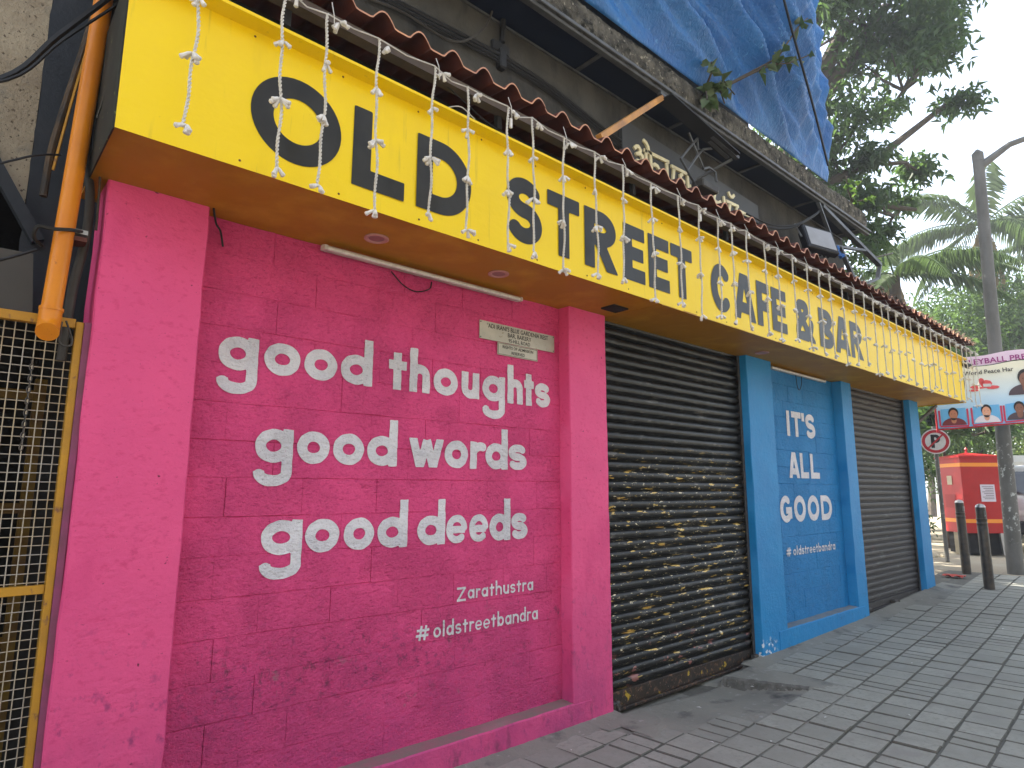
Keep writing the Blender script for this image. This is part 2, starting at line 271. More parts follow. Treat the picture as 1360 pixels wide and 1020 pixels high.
# ---------------------------------------------------------------- glyph outlines (strokes -> filled cells)
def ell(cx, cz, rx, rz, a0, a1, n=26):
    return [(cx+rx*cos(radians(a0+(a1-a0)*i/n)), cz+rz*sin(radians(a0+(a1-a0)*i/n))) for i in range(n+1)]
def glyph(ch, w, h, s, A=None):
    """strokes of a character in a box w wide, h high (x-height for lower case, A = ascender height)"""
    r = s/2; A = A or h*1.55; st = []; clip = [-1e3, 1e3]
    def S(x0, x1, z0, z1):
        H_ = z1-z0; rz = (H_-s)/4; rx = (x1-x0)/2-r; cx = (x0+x1)/2
        return ell(cx, z1-r-rz, rx, rz, 28, 270)+ell(cx, z0+r+rz, rx, rz, 90, -152)
    if ch in 'oO0': st = [ell(w/2, h/2, w/2-r, h/2-r, 0, 360, 40)]
    elif ch == 'g':
        d = -.68*h; k = -.30*h
        st = [ell(w*.48, h*.5, w*.48-r, h/2-r, 0, 360, 36), [(w-r, h)]+[(w-r, k)]+ell(w/2, k, w/2-r, k-d-r, 0, -168)[1:]+[(r, k+.06*h)]]
    elif ch == 'd': st = [ell(w*.48, h/2, w*.48-r, h/2-r, 0, 360, 36), [(w-r, 0), (w-r, A)]]
    elif ch == 'b': st = [ell(w*.52, h/2, w*.48-r, h/2-r, 0, 360, 36), [(r, 0), (r, A)]]
    elif ch == 'a': st = [ell(w*.48, h/2, w*.48-r, h/2-r, 0, 360, 36), [(w-r, 0), (w-r, h)]]
    elif ch in 'hn':
        q = w/2-r
        st = [[(r, 0), (r, A if ch == 'h' else h)], [(r, h*.45)]+ell(w/2, h-r-q*.9, q, q*.9, 180, 0)+[(w-r, 0)]]
    elif ch == 'u':
        q = w/2-r; st = [[(w-r, h), (w-r, 0)], [(r, h)]+ell(w/2, r+q*.9, q, q*.9, 180, 360)+[(w-r, h*.5)]]
    elif ch == 't': st = [[(w*.47, 0), (w*.47, h*1.30)], [(0, h*.86), (w, h*.86)]]
    elif ch == 'l': st = [[(w/2, 0), (w/2, A)]]
    elif ch == 's': st = [S(0, w, 0, h)]
    elif ch == 'r': st = [[(r, 0), (r, h)], [(r, h*.42)]+ell(r+(w-r)*.62, h-r-(h*.30), (w-r)*.62, h*.30, 180, 62)]
    elif ch == 'e': st = [[(r, h*.48), (w-r*.8, h*.48)], ell(w/2, h/2, w/2-r, h/2-r, -2, 318, 36)]
    elif ch == 'w': st = [[(r*.6, h*1.2), (r*.8, h), (w*.30, -.02*h)], [(w*.30, -.02*h), (w*.5, h*.95)], [(w*.5, h*.95), (w*.70, -.02*h)], [(w*.70, -.02*h), (w-r*.8, h), (w-r*.5, h*1.3)]]; clip = [0, h]
    elif ch in 'Zz': st = [[(0, h-r), (w, h-r)], [(w-r, h-r), (r, r)], [(0, r), (w, r)]]
    elif ch == '#': st = [[(w*.28, 0), (w*.42, h)], [(w*.62, 0), (w*.76, h)], [(0, h*.33), (w*.94, h*.33)], [(w*.06, h*.68), (w, h*.68)]]
    elif ch == 'L': st = [[(r, 0), (r, h)], [(0, r), (w, r)]]
    elif ch == 'I': st = [[(w/2, 0), (w/2, h)]]
    elif ch == "'": st = [[(w/2, h*.66), (w/2, h)]]
    elif ch == 'T': st = [[(w/2, 0), (w/2, h)], [(0, h-r), (w, h-r)]]
    elif ch == 'E': st = [[(r, 0), (r, h)], [(0, h-r), (w, h-r)], [(0, h/2), (w*.93, h/2)], [(0, r), (w, r)]]
    elif ch == 'F': st = [[(r, 0), (r, h)], [(0, h-r), (w, h-r)], [(0, h*.47), (w*.92, h*.47)]]
    elif ch == 'D': st = [[(r, 0), (r, h)], [(0, h-r), (w*.42, h-r)]+ell(w*.42, h/2, w*.58-r, h/2-r, 90, -90)+[(0, r)]]
    elif ch == 'C': st = [ell(w/2, h/2, w/2-r, h/2-r, 42, 318, 36)]
    elif ch == 'G': st = [ell(w/2, h/2, w/2-r, h/2-r, 46, 325, 36), [(w*.5, h*.45), (w, h*.45)], [(w-r, h*.5), (w-r, h*.14)]]
    elif ch == 'S': st = [S(0, w, 0, h)]
    elif ch == 'A': st = [[(r*.85-w*.05, -h*.1), (w/2-r*.25, h*1.02)], [(w-r*.85+w*.05, -h*.1), (w/2+r*.25, h*1.02)], [(w*.2, h*.26), (w*.8, h*.26)]]; clip = [0, h]
    elif ch == 'R': st = [[(r, 0), (r, h)], [(0, h-r), (w*.5, h-r)]+ell(w*.5, h*.70, w*.46-r, h*.30-r, 90, -90)+[(0, h*.40+r)], [(w*.42, h*.5), (w-r*.9+w*.05, -h*.1)]]; clip = [0, h]
    elif ch == 'P': st = [[(r, 0), (r, h)], [(0, h-r), (w*.5, h-r)]+ell(w*.5, h*.68, w*.48-r, h*.32-r, 90, -90)+[(0, h*.36+r)]]
    elif ch == 'B': st = [[(r, 0), (r, h)], [(0, h-r), (w*.5, h-r)]+ell(w*.5, h*.745, w*.46-r, h*.255-r, 90, -90)+[(0, h*.49+r)], [(0, h*.51), (w*.5, h*.51)]+ell(w*.5, h*.275, w*.5-r, h*.275-r, 90, -90)+[(0, r)]]
    elif ch == '&':
        P = [(w*1.0, -h*.02), (w*.62, h*.30), (w*.24, h*.66), (w*.22, h*.84), (w*.42, h-r), (w*.62, h*.84), (w*.58, h*.66), (w*.28, h*.46), (r, h*.27), (w*.16, h*.10), (w*.40, r*.9), (w*.66, h*.13), (w*.84, h*.30), (w*.90, h*.47)]
        out = []
        for i in range(len(P)-1):
            p0, p1, p2, p3 = (np.array(P[max(0, min(len(P)-1, j))]) for j in (i-1, i, i+1, i+2))
            for q in range(6):
                u = q/6; out.append(tuple(.5*((2*p1)+(-p0+p2)*u+(2*p0-5*p1+4*p2-p3)*u*u+(-p0+3*p1-3*p2+p3)*u**3)))
        st = [out+[P[-1]]]; clip = [0, h]
    return st, clip
def fill(strokes, clip, s, cell, wob=0, seed=0):
    """marching-squares fill of the union of flat-ended strokes; returns polygons in (x, z)"""
    P = np.array([p for q in strokes for p in q]); x0, z0 = P.min(0)-s; x1, z1 = P.max(0)+s
    z0 = max(z0, clip[0]-cell); z1 = min(z1, clip[1]+cell)
    nx, nz = int((x1-x0)/cell)+2, int((z1-z0)/cell)+2
    X, Z = np.meshgrid(x0+np.arange(nx)*cell, z0+np.arange(nz)*cell, indexing='ij'); D = np.full(X.shape, 1e3)
    for q in strokes:
        closed = len(q) > 8 and abs(q[0][0]-q[-1][0])+abs(q[0][1]-q[-1][1]) < 1e-6
        for i in range(len(q)-1):
            ax, az_, bx, bz = *q[i], *q[i+1]; dx, dz = bx-ax, bz-az_; L = sqrt(dx*dx+dz*dz)
            if L < 1e-9: continue
            dx /= L; dz /= L; u = (X-ax)*dx+(Z-az_)*dz; v = np.abs((Z-az_)*dx-(X-ax)*dz)
            e0 = i == 0 and not closed; e1 = i == len(q)-2 and not closed
            d = np.hypot(u-np.clip(u, 0, L), v)-s/2
            if e0: d = np.where(u < 0, np.maximum(v-s/2, -u), np.maximum(d, -u))
            if e1: d = np.where(u > L, np.maximum(v-s/2, u-L), np.maximum(d, u-L))
            D = np.minimum(D, d)
    if wob:
        ph = seed*1.7
        D = D+wob*(np.sin(X*41+ph)*np.cos(Z*37+ph*2)+.6*np.sin(X*97+Z*83+ph))
    D = np.maximum(D, np.maximum(clip[0]-Z, Z-clip[1])); polys = []
    ins = D < 0; c = ins[:-1, :-1]*1+ins[1:, :-1]+ins[1:, 1:]+ins[:-1, 1:]
    for i, j in zip(*np.nonzero(c)):
        cs = [(i, j), (i+1, j), (i+1, j+1), (i, j+1)]
        if c[i, j] == 4: polys.append([(X[a], Z[a]) for a in cs]); continue
        out = []
        for k in range(4):
            a, b = cs[k], cs[(k+1) % 4]; da, db = D[a], D[b]
            if da < 0: out.append((X[a], Z[a]))
            if (da < 0) != (db < 0):
                f = da/(da-db); out.append((X[a]+(X[b]-X[a])*f, Z[a]+(Z[b]-Z[a])*f))
        if len(out) > 2: polys.append(out)
    return polys
def lettering(name, items, base, h, s, ymap, mat, parent, cell, A=None, wob=0, label=None, shear=0):
    """items: [(char, x0, x1)]; base: z of the baseline (or function of x)"""
    mb = MB()
    for k, (ch, x0, x1) in enumerate(items):
        s_ = s*.78 if ch == 'e' else s*.92 if ch == 's' else s
        st, cl = glyph(ch, x1-x0, h, s_, A); b = base(x0) if callable(base) else base
        for pl in fill(st, cl, s_, cell, wob, k+x0):
            v = [(x0+x+shear*z, 0, b+z) for x, z in pl]
            mb.add([(x, ymap(x, z), z) for x, y, z in v], [tuple(range(len(v)))])
    return mb.build(name, mat, parent, **({'label': label} if label else {}))
def flow(txt, x0, x1, widths, gap):
    """spread characters between x0 and x1 with relative widths"""
    tot = sum(widths.get(c, 1) for c in txt)+gap*(len(txt)-1); k = (x1-x0)/tot; out = []; x = x0
    for c in txt:
        wd = widths.get(c, 1)*k
        if c != ' ': out.append((c, x, x+wd))
        x += wd+gap*k
    return out

# ---------------------------------------------------------------- ground
NX, NY = 70, 30
xs = np.concatenate([np.linspace(-60, -3, 8), np.linspace(-2, 18, 50), np.linspace(20, 220, 12)])
gv = []; ys = np.array([-200, -60, -20, -8, -5, -3, -2, -1, 0, .2, 2, 6, 20, 60, 200.])
V = [(x, y, gz(x)-(.12 if -3.2 < x < 12.55 and -5.5 < y < .4 else .03)) for x in xs for y in ys]; n = len(ys)
Q = np.array([(i*n+j, (i+1)*n+j, (i+1)*n+j+1, i*n+j+1) for i in range(len(xs)-1) for j in range(n-1)])
g = npmesh('ground', V, Q, m_dust); tag(g, kind='structure')
def apron_h(x, y):
    riser = 4.93-.42*(y+.17)
    e = min(max((riser-x)/.012, 0), 1); fall = min(max((x-3.75)/.9, 0), 1)*min(max((y+.82)/.55, 0), 1)
    fr = -.42-.34*min(max((x-3.5)/1.0, 0), 1)+.05*sin(x*9)+.03*sin(x*23)
    return gz(x)+(.0075 if y > fr else -.002)-.070*e*fall if y < -.03 else -.05-.02*e
# pavement bed in joint colour
px_ = np.linspace(-3, 12.62, 158); py_ = np.linspace(-5.2, .35, 56); n2 = 56
V = [(x, y, gz(x)-(.075 if 3.6 < x < 5.4 and y > -1 and apron_h(x, y) < gz(x)-.004 else .0065)) for x in px_ for y in py_]
Q = np.array([(i*n2+j, (i+1)*n2+j, (i+1)*n2+j+1, i*n2+j+1) for i in range(157) for j in range(n2-1)])
pav = npmesh('pavement', V, Q, m_mortar); tag(pav, 'grey paved footpath in front of the painted shopfront', kind='structure')
# apron of bare cement in front of the first shutter, stepping down ~4 cm against the paving on its right
ax_ = np.linspace(3.30, 5.36, 90); ay = np.linspace(-1.02, .13, 46)
V = []; idx = {}
for i, x in enumerate(ax_):
    for j, y in enumerate(ay): V.append((x, y, apron_h(x, y)))
Q = []
for i in range(len(ax_)-1):
    for j in range(len(ay)-1):
        x, y = ax_[i], ay[j]; wv = .05*sin(x*9)+.03*sin(x*23)
        front = -1.0
        if x < 3.40: front = -.20+wv*.4
        if y > front: Q.append((i*46+j, (i+1)*46+j, (i+1)*46+j+1, i*46+j+1))
npmesh('cement_apron', V, np.array(Q), m_cement, pav, label='bare smooth cement apron with a broken step at the first shutter')
# rough mortar strips along the wall feet
def strip(x0, x1, yf):
    xs_ = np.linspace(x0, x1, int((x1-x0)/.035)); mb = MB(); rows = 5
    vs = []
    for x in xs_:
        d = .035*sin(x*17)+.02*sin(x*41+1)+.015*random.random()
        for k in range(rows):
            u = k/(rows-1); y = .02+(yf+d-.02)*u; vs.append((x, y, gz(x)+(.016*max(0, 1-u*2.6)**.7+.0005)+.004*random.random()*max(0, 1-u*2)-.010*(u > .99)))
    mb.add(vs, [(i*rows+k, i*rows+k+1, (i+1)*rows+k+1, (i+1)*rows+k) for i in range(len(xs_)-1) for k in range(rows-1)])
    mb.build('mortar_strip', m_cement, pav)
strip(.2, 3.6, -.36); strip(5.30, 8.2, -.34); strip(8.2, 11.0, -.42)
mb = MB(); rnd = random.Random(4); V = []; nb_ = 26
for i in range(nb_+1):
    u = i/nb_; y = -.06-.58*u; xr = 4.93-.42*(y+.17); zt_ = gz(xr)+.014+rnd.uniform(-.002, .002)-.004*u
    V += [(xr-.030+rnd.uniform(-.006, .006), y, gz(xr)-.09), (xr-.018+rnd.uniform(-.006, .006), y, zt_-.016+rnd.uniform(-.005, .005)), (xr-.004+rnd.uniform(-.006, .006), y, zt_), (xr+.05+rnd.uniform(-.01, .01), y, zt_-.001), (xr+.16, y, gz(xr)+.006)]
mb.add(V, [(i*5+j, i*5+j+1, (i+1)*5+j+1, (i+1)*5+j) for i in range(nb_) for j in (0, 1)]); o_ = len(mb.f); mb.f += [(i*5+j, i*5+j+1, (i+1)*5+j+1, (i+1)*5+j) for i in range(nb_) for j in (2, 3)]; mb.mi += [1]*(2*nb_); mb.build('broken_step_edge', [M('gritty_shaded_concrete', (.10, .097, .085), .95, (.17, .165, .15), 20, bump=[(60, H, .008)], stains_and_shade=[(40, H, .64, .67, (.4, .38, .33), None)]), m_cement], pav, label='rough broken edge of the step beside the first shutter')  # riser face coloured dark for its shade, with real grit specks
# pavers
def paver_mesh(w_, d_, seed):
    random.seed(seed); b = .004; mb = MB(); a = w_/2; c = d_/2; j = lambda: random.uniform(-.004, .004)
    o = [(-a+j(), -c+j()), (a+j(), -c+j()), (a+j(), c+j()), (-a+j(), c+j())]
    v = [(x, y, -.02) for x, y in o]+[(x, y, -.004) for x, y in o]+[(x-math.copysign(b, x), y-math.copysign(b, y), .002) for x, y in o]
    mb.add(v, [(0, 1, 5, 4), (1, 2, 6, 5), (2, 3, 7, 6), (3, 0, 4, 7), (4, 5, 9, 8), (5, 6, 10, 9), (6, 7, 11, 10), (7, 4, 8, 11)], 1); mb.add(v[8:], [(0, 1, 2, 3)], 0)
    return mb.mesh('paver', [m_paver, m_mortar])
PU, PV_ = .246, .240
pm = [paver_mesh(PU-.014, PV_-.013, k) for k in range(5)]; pmh = [paver_mesh(PU/2-.011, PV_-.013, 20+k) for k in range(3)]; pmd = [paver_mesh(PU*1.5-.012, PV_-.013, 30+k) for k in range(2)]
random.seed(3)
tilt = radians(4.1); cu, su = cos(tilt), sin(tilt); cand = []
camp = Vector((0, -2.9968, 1.5))
def inframe(x, y, z):
    d = Vector((x, y, z))-camp; zc = d.dot(F)
    if zc < .3: return None
    a, b = 680+845.6*d.dot(R)/zc, 510-845.6*d.dot(U)/zc
    return (a, b, zc) if -40 < a < 1400 and b < 1070 else None
for r in range(-14, 8):
    v0 = (r+.5)*PV_; u = -1.0+random.choice([0, .03, .06, .09, .12])*PU; half = 0
    while u < 12.6:
        t_ = random.random()
        if half: k = .5; half = 0
        else:
            k = 1 if t_ < .82 else .5; half = k == .5
        uc = u+PU*k/2; u += PU*k
        x = 2.0+(uc-2)*cu-(v0)*su; y = -1.36+(uc-2)*su+v0*cu
        if x > 12.45 or y > -.10-.02 or x < -1: continue
        if 3.35 < x < 5.28:
            fr = -.35-.30*min(max((x-3.5)/1.0, 0), 1)
            if y > fr-.02: continue
        if y > -.24 and x > 8.4: continue
        f = inframe(x, y, gz(x)); cand.append((f is None, f[2] if f else 99, x, y, k))
cand.sort(); rest = MB(); 
for i, (nf, dist, x, y, k) in enumerate(cand):
    me = random.choice(pm if k == 1 else (pmh if k == .5 else pmd)); sink = random.uniform(-.001, .0025)+(.006 if random.random() < .03 else 0)
    sl = (gz(x+.3)-gz(x-.3))/.6
    if i < 298 and not nf:
        o = link('paver', me, pav, loc=(x, y, gz(x)+.0015+sink)); o.rotation_euler = (random.uniform(-.008, .008), -sl+random.uniform(-.008, .008), tilt+random.uniform(-.006, .006))
    else:
        mt = Matrix.Translation((x, y, gz(x)+.0015+sink)) @ Matrix.Rotation(tilt, 4, 'Z') @ Matrix.Rotation(-sl, 4, 'Y')
        rest.add([(mt @ q.co)[:] for q in me.vertices], [tuple(p.vertices) for p in me.polygons]); rest.mi[-9:] = [1]*8+[0]
rest.build('far_pavers', [m_paver, m_mortar], pav, kind='stuff')
# litter scraps on the paving
random.seed(11); lit = MB()
for (x, y) in [(5.0, -1.35), (4.55, -1.0), (3.62, -.72), (6.4, -.95), (4.1, -.33), (3.9, -.95), (5.7, -1.9), (7.6, -.9), (8.4, -1.2), (4.8, -.35), (2.9, -.25), (9.4, -.6)]:
    a = random.random()*3; s = random.uniform(.008, .022); z = gz(x)+.011
    lit.add([(x+s*cos(a), y+s*sin(a), z), (x-s*sin(a)*.5, y+s*cos(a)*.5, z+.006), (x-s*cos(a), y-s*sin(a), z+.001), (x+s*sin(a)*.6, y-s*cos(a)*.6, z+.004)], [(0, 1, 2, 3)])
tag(lit.build('litter', m_signw), 'tiny white scraps of litter scattered on the paving', 'litter', kind='stuff')

# ---------------------------------------------------------------- painted masonry walls
COURSE = .177
def block_layout(x0, x1, z0, z1, seed, zref=.137):
    rnd = random.Random(seed); rows = []; z = zref; k = 0
    while z < z1-.02:
        zt = min(z+COURSE+rnd.uniform(-.006, .006), z1); xs_ = [x0]; x = x0+(.19 if k % 2 else .38)*rnd.uniform(.85, 1.1)
        while x < x1-.10: xs_.append(x); x += .385*rnd.uniform(.9, 1.1)
        xs_.append(x1); rows.append((z, zt, xs_, [rnd.uniform(-.0014, .0014) for _ in xs_], [rnd.choice([0, 0, 0, .35, .55]) for _ in xs_], rnd.choice([.35, .6, .9, 1, 1]))); z = zt; k += 1
    return rows
class Panel:
    def __init__(s, x0, x1, z0, z1, y, seed): s.rows = block_layout(x0, x1, z0, z1, seed); s.y = y; s.g = .0042; s.d = .0065
    def ymap(s, x, z):
        for z0, z1, xs_, off, fl, rg in s.rows:
            if z0 <= z <= z1:
                for i in range(len(xs_)-1):
                    if xs_[i] <= x <= xs_[i+1]:
                        e = min(x-xs_[i] if fl[i] else 1, z-z0, z1-z); e = min(max(e/(s.g*rg), 0), 1)
                        return s.y+off[i]*e+(1-e)*.0016-.0036
        return s.y-.0036
    def build(s, parent, mat, x0, x1, z0, z1):
        MB().box(x0-.02, x1+.02, s.y+s.d, s.y+.12, z0-.02, z1).build('wall_core', mat, parent)
        for z0_, z1_, xs_, off, fl, rg in s.rows:
            for i in range(len(xs_)-1):
                a, b = xs_[i], xs_[i+1]; g1 = max(s.g*fl[i], .0005); g2 = max(s.g*fl[i+1], .0005); g = s.g*rg
                yf = s.y+off[i]; yb = s.y+s.d+.0005; mb = MB()
                n_ = 5; j = lambda: random.uniform(-.0028, .0028); xx = [a+g1+(b-g2-a-g1)*q/n_ for q in range(n_+1)]; xb = [a+(b-a)*q/n_ for q in range(n_+1)]
                v = [(x, yb, z0_-.001) for x in xb]+[(x, yf+random.uniform(0, .0012), z0_+g+j()) for x in xx]+[(x, yf, (z0_+z1_)/2) for x in xx]+[(x, yf+random.uniform(0, .0012), z1_-g*.7+j()) for x in xx]+[(x, yb, z1_+.001) for x in xb]
                k_ = n_+1; mb.add(v, [(r_*k_+q, r_*k_+q+1, (r_+1)*k_+q+1, (r_+1)*k_+q) for r_ in range(4) for q in range(n_)]+[(0, k_, 2*k_, 3*k_, 4*k_), (5*k_-1, 4*k_-1, 3*k_-1, 2*k_-1, k_-1)]); mb.build('block', mat, parent)
def pillar(x0, x1, z0, z1, mat, parent, seed, y0=0, y1=.25):
    """plastered pillar: subdivided faces with slightly wavy edges"""
    rnd = random.Random(seed); n = 22; mb = MB(); zs = [z0+(z1-z0)*i/n for i in range(n+1)]; V = []
    for z in zs:
        e = [rnd.uniform(-.0035, .0035) for _ in range(4)]
        V += [(x0+e[0], y1, z), (x0+e[0], y0+.007, z), (x0+.006+e[0], y0+e[2]*.4, z), ((x0+x1)/2, y0+e[3]*.4, z), (x1-.006+e[1], y0+e[2]*.4, z), (x1+e[1], y0+.007, z), (x1+e[1], y1, z)]
    k = 7
    mb.add(V, [(i*k+j, i*k+j+1, (i+1)*k+j+1, (i+1)*k+j) for i in range(n) for j in range(k-1)])
    return mb.build('pillar', mat, parent, smooth=True)
def plinth(x0, x1, zt, zg0, zg1, mat, matl, parent, seed, y0=-.004, y1=.11):
    rnd = random.Random(seed); n = 24; V = []
    for i in range(n+1):
        u = i/n; x = x0+(x1-x0)*u; zb = -.03; e = rnd.uniform(-.003, .003)
        V += [(x, y0, zb), (x, y0+e*.3, zt-.008+e), (x, y0+.008, zt+e), (x, y1, zt+.008+e)]
    F1 = [(i*4+j, (i+1)*4+j, (i+1)*4+j+1, i*4+j+1) for i in range(n) for j in (0, 1)]; F2 = [(i*4+2, (i+1)*4+2, (i+1)*4+3, i*4+3) for i in range(n)]
    mb = MB(); mb.add(V, F1, 0); mb.f += F2; mb.mi += [1]*len(F2)
    mb.add([V[0], V[1], V[2], V[3], (x0, y1, -.03)], [(0, 1, 2, 3, 4)]); mb.add([V[-4], V[-3], V[-2], V[-1], (x1, y1, -.03)], [(4, 3, 2, 1, 0)])
    mb.build('plinth', [mat, matl], parent, smooth=True)
random.seed(5)
pw = thing('painted_wall', (2, 0, 0), 'pink painted block wall between two pink pillars, lettered good thoughts good words good deeds', 'wall')
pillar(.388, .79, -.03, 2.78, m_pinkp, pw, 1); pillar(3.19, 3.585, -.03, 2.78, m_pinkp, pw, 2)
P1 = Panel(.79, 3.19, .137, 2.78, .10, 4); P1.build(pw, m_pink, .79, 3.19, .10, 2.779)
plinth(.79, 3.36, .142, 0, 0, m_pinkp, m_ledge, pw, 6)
XH, SW = .165, .053
def line(items, base, label): return lettering('lettering', items, base, XH, SW, P1.ymap, m_white, pw, .0045, A=.257, wob=.0012, label=label)
line([('g', .903, 1.09), ('o', 1.118, 1.302), ('o', 1.323, 1.503), ('d', 1.523, 1.713), ('t', 1.815, 1.933), ('h', 1.953, 2.093), ('o', 2.118, 2.298), ('u', 2.326, 2.465), ('g', 2.490, 2.678), ('h', 2.70, 2.835), ('t', 2.848, 2.938), ('s', 2.948, 3.092)], 2.052, 'white painted words good thoughts')
line([('g', 1.102, 1.289), ('o', 1.309, 1.483), ('o', 1.502, 1.680), ('d', 1.698, 1.886), ('w', 1.968, 2.197), ('o', 2.209, 2.383), ('r', 2.400, 2.512), ('d', 2.521, 2.706), ('s', 2.712, 2.871)], 1.622, 'white painted words good words')
line([('g', 1.159, 1.362), ('o', 1.377, 1.559), ('o', 1.583, 1.758), ('d', 1.778, 1.968), ('d', 2.032, 2.224), ('e', 2.231, 2.385), ('e', 2.399, 2.548), ('d', 2.557, 2.730), ('s', 2.737, 2.878)], 1.184, 'white painted words good deeds')
LW = {'l': .35, 't': .75, 'r': .65, 'i': .3, ' ': .5, 's': .85, 'u': .9, 'a': 1.0, 'Z': 1.1, '#': 1.55}
lettering('lettering', [('Z', 2.318, 2.383)], .852, .080, .013, P1.ymap, m_white, pw, .0022, wob=.0004, label='small white painted letter Z')
lettering('lettering', flow('arathustra', 2.397, 2.926, LW, .22), .860, .054, .0125, P1.ymap, m_white, pw, .0022, A=.086, wob=.0004, label='small white painted name arathustra')
lettering('lettering', [('#', 2.042, 2.128)], .674, .078, .0135, P1.ymap, m_white, pw, .0022, wob=.0004, label='small white painted hash sign')
lettering('lettering', flow('oldstreetbandra', 2.156, 2.969, LW, .20), .676, .056, .0125, P1.ymap, m_white, pw, .0022, A=.088, wob=.0004, label='small white painted hashtag oldstreetbandra')

bw = thing('painted_wall', (6.9, 0, 0), "blue painted block wall between two blue pillars, lettered it's all good", 'wall')
pillar(5.655, 6.15, -.02, 2.78, m_bluep, bw, 11); pillar(7.87, 8.16, -.02, 2.78, m_bluep, bw, 12)
P2 = Panel(6.15, 7.87, .137, 2.78, .10, 9); P2.build(bw, m_blue, 6.15, 7.87, .15, 2.779)
plinth(5.98, 8.08, .205, 0, 0, m_bluep, m_ledgeb, bw, 16)
def bl(items, base, h=.270, sw=.066, **k): return lettering('lettering', items, base, h, sw, P2.ymap, m_white, bw, .006, wob=.0008, **k)
bl([('I', 6.595, 6.707), ('T', 6.73, 6.955), ("'", 6.975, 7.04), ('S', 7.065, 7.300)], 2.064, label="white painted word it's")
bl([('A', 6.612, 6.836), ('L', 6.872, 7.065), ('L', 7.115, 7.335)], 1.624, label='white painted word all')
bl([('G', 6.354, 6.605), ('O', 6.655, 6.925), ('O', 6.975, 7.255), ('D', 7.305, 7.593)], 1.172, label='white painted word good in capitals')
lettering('lettering', [('#', 6.423, 6.525)], .838, .088, .016, P2.ymap, m_white, bw, .003, label='small white painted hash sign')
lettering('lettering', flow('oldstreetbandra', 6.575, 7.60, LW, .20), .842, .062, .015, P2.ymap, m_white, bw, .003, A=.096, label='small white painted hashtag oldstreetbandra')
b3 = thing('painted_pillar', (10.45, 0, 0), 'narrow blue pillar at the far corner beyond the second shutter', 'pillar')
pillar(10.24, 10.62, .05, 2.78, m_bluep, b3, 13, y1=.5); MB().box(10.23, 10.63, .25, .6, .05, 2.779).build('pillar_core', m_bluep, b3)

# ---------------------------------------------------------------- roller shutters
def shutter(x0, x1, zb, zt, pitch, ms, mbm, label, seed, y=.10, barh=.13, dp=1):
    t = thing('roller_shutter', ((x0+x1)/2, y, zb), label, 'shutter', 'roller shutters closed over the two shop openings')
    prof = [(0.0, 0.0), (.018, .003), (.020, .008), (.004, .010), (.000, .0145), (.006, .0175), (-.004, .023), (-.009, .036), (-.010, .048), (-.007, .060), (-.001, .068), (.010, .0720)]
    ns = 14; rnd = random.Random(seed); meshes = []
    for q in range(4):
        V = []
        for i in range(ns+1):
            x = x0+(x1-x0)*i/ns; j = rnd.uniform(-.0012, .0012); dz = rnd.uniform(-.0008, .0008)
            V += [(x, yy*dp+j, zz*pitch/.0735+dz) for yy, zz in prof]
        k = len(prof); mb = MB(); mb.add(V, [(i*k+a, (i+1)*k+a, (i+1)*k+a+1, i*k+a+1) for i in range(ns) for a in range(k-1)]); meshes.append(mb.mesh('slat', ms, True))
    z = zb+barh; nsl = int((zt-z)/pitch)+1; c = (x0+x1)/2
    for i in range(nsl):
        o = link('slat', rnd.choice(meshes), t, loc=(-c, rnd.uniform(-.001, .001), z+i*pitch-zb))
    MB().box(x0, x1, y+.022, y+.030, zb, zt+.04).build('backing', m_dark, t)
    mb = MB(); mb.box(x0, x1, y-.010, y+.015, zb+.022, zb+barh-.004, bev=.003); mb.box(x0, x1, y-.034, y+.015, zb, zb+.020, bev=.003); mb.build('bottom_bar', mbm, t)
    for xa, xb in ((x0-.002, x0+.035), (x1-.035, x1+.002)):
        mb = MB(); mb.box(xa, xb, y-.032, y-.026, zb+.02, zt); 
        xe = xa if xa < c else xb; mb.box(min(xe, xe+(.005 if xa < c else -.005)), max(xe, xe+(.005 if xa < c else -.005)), y-.026, y+.02, zb+.02, zt); mb.build('guide_rail', m_rail, t)
    return t
s1 = shutter(3.588, 5.65, -.035, 2.78, .0735, m_slat, m_bar, 'black roller shutter with flaking yellow paint chips beside the pink wall', 1)
mb = MB()
for (x, y) in ((3.66, .06), (5.60, .06)): mb.box(x-.04, x+.04, y-.03, y+.01, -.03, .05, bev=.006); mb.tube([(x, y-.05, 0), (x, y-.02, .05), (x+.02, y-.04, .02)], .008)
mb.build('lock_hasp', m_rail, s1)
s2 = shutter(8.165, 10.235, .075, 2.78, .0735, m_slat2, m_slat2, 'grey brown roller shutter at the far end beside the corner pillar', 2, barh=.10, dp=.5)
mb = MB()
for x in (8.28, 9.15, 10.15): mb.box(x-.05, x+.05, .03, .09, .09, .14, bev=.006); mb.tube([(x-.03, .03, .10), (x, 0, .13), (x+.03, .03, .10)], .01)
mb.build('lock_hasp', m_rail, s2)

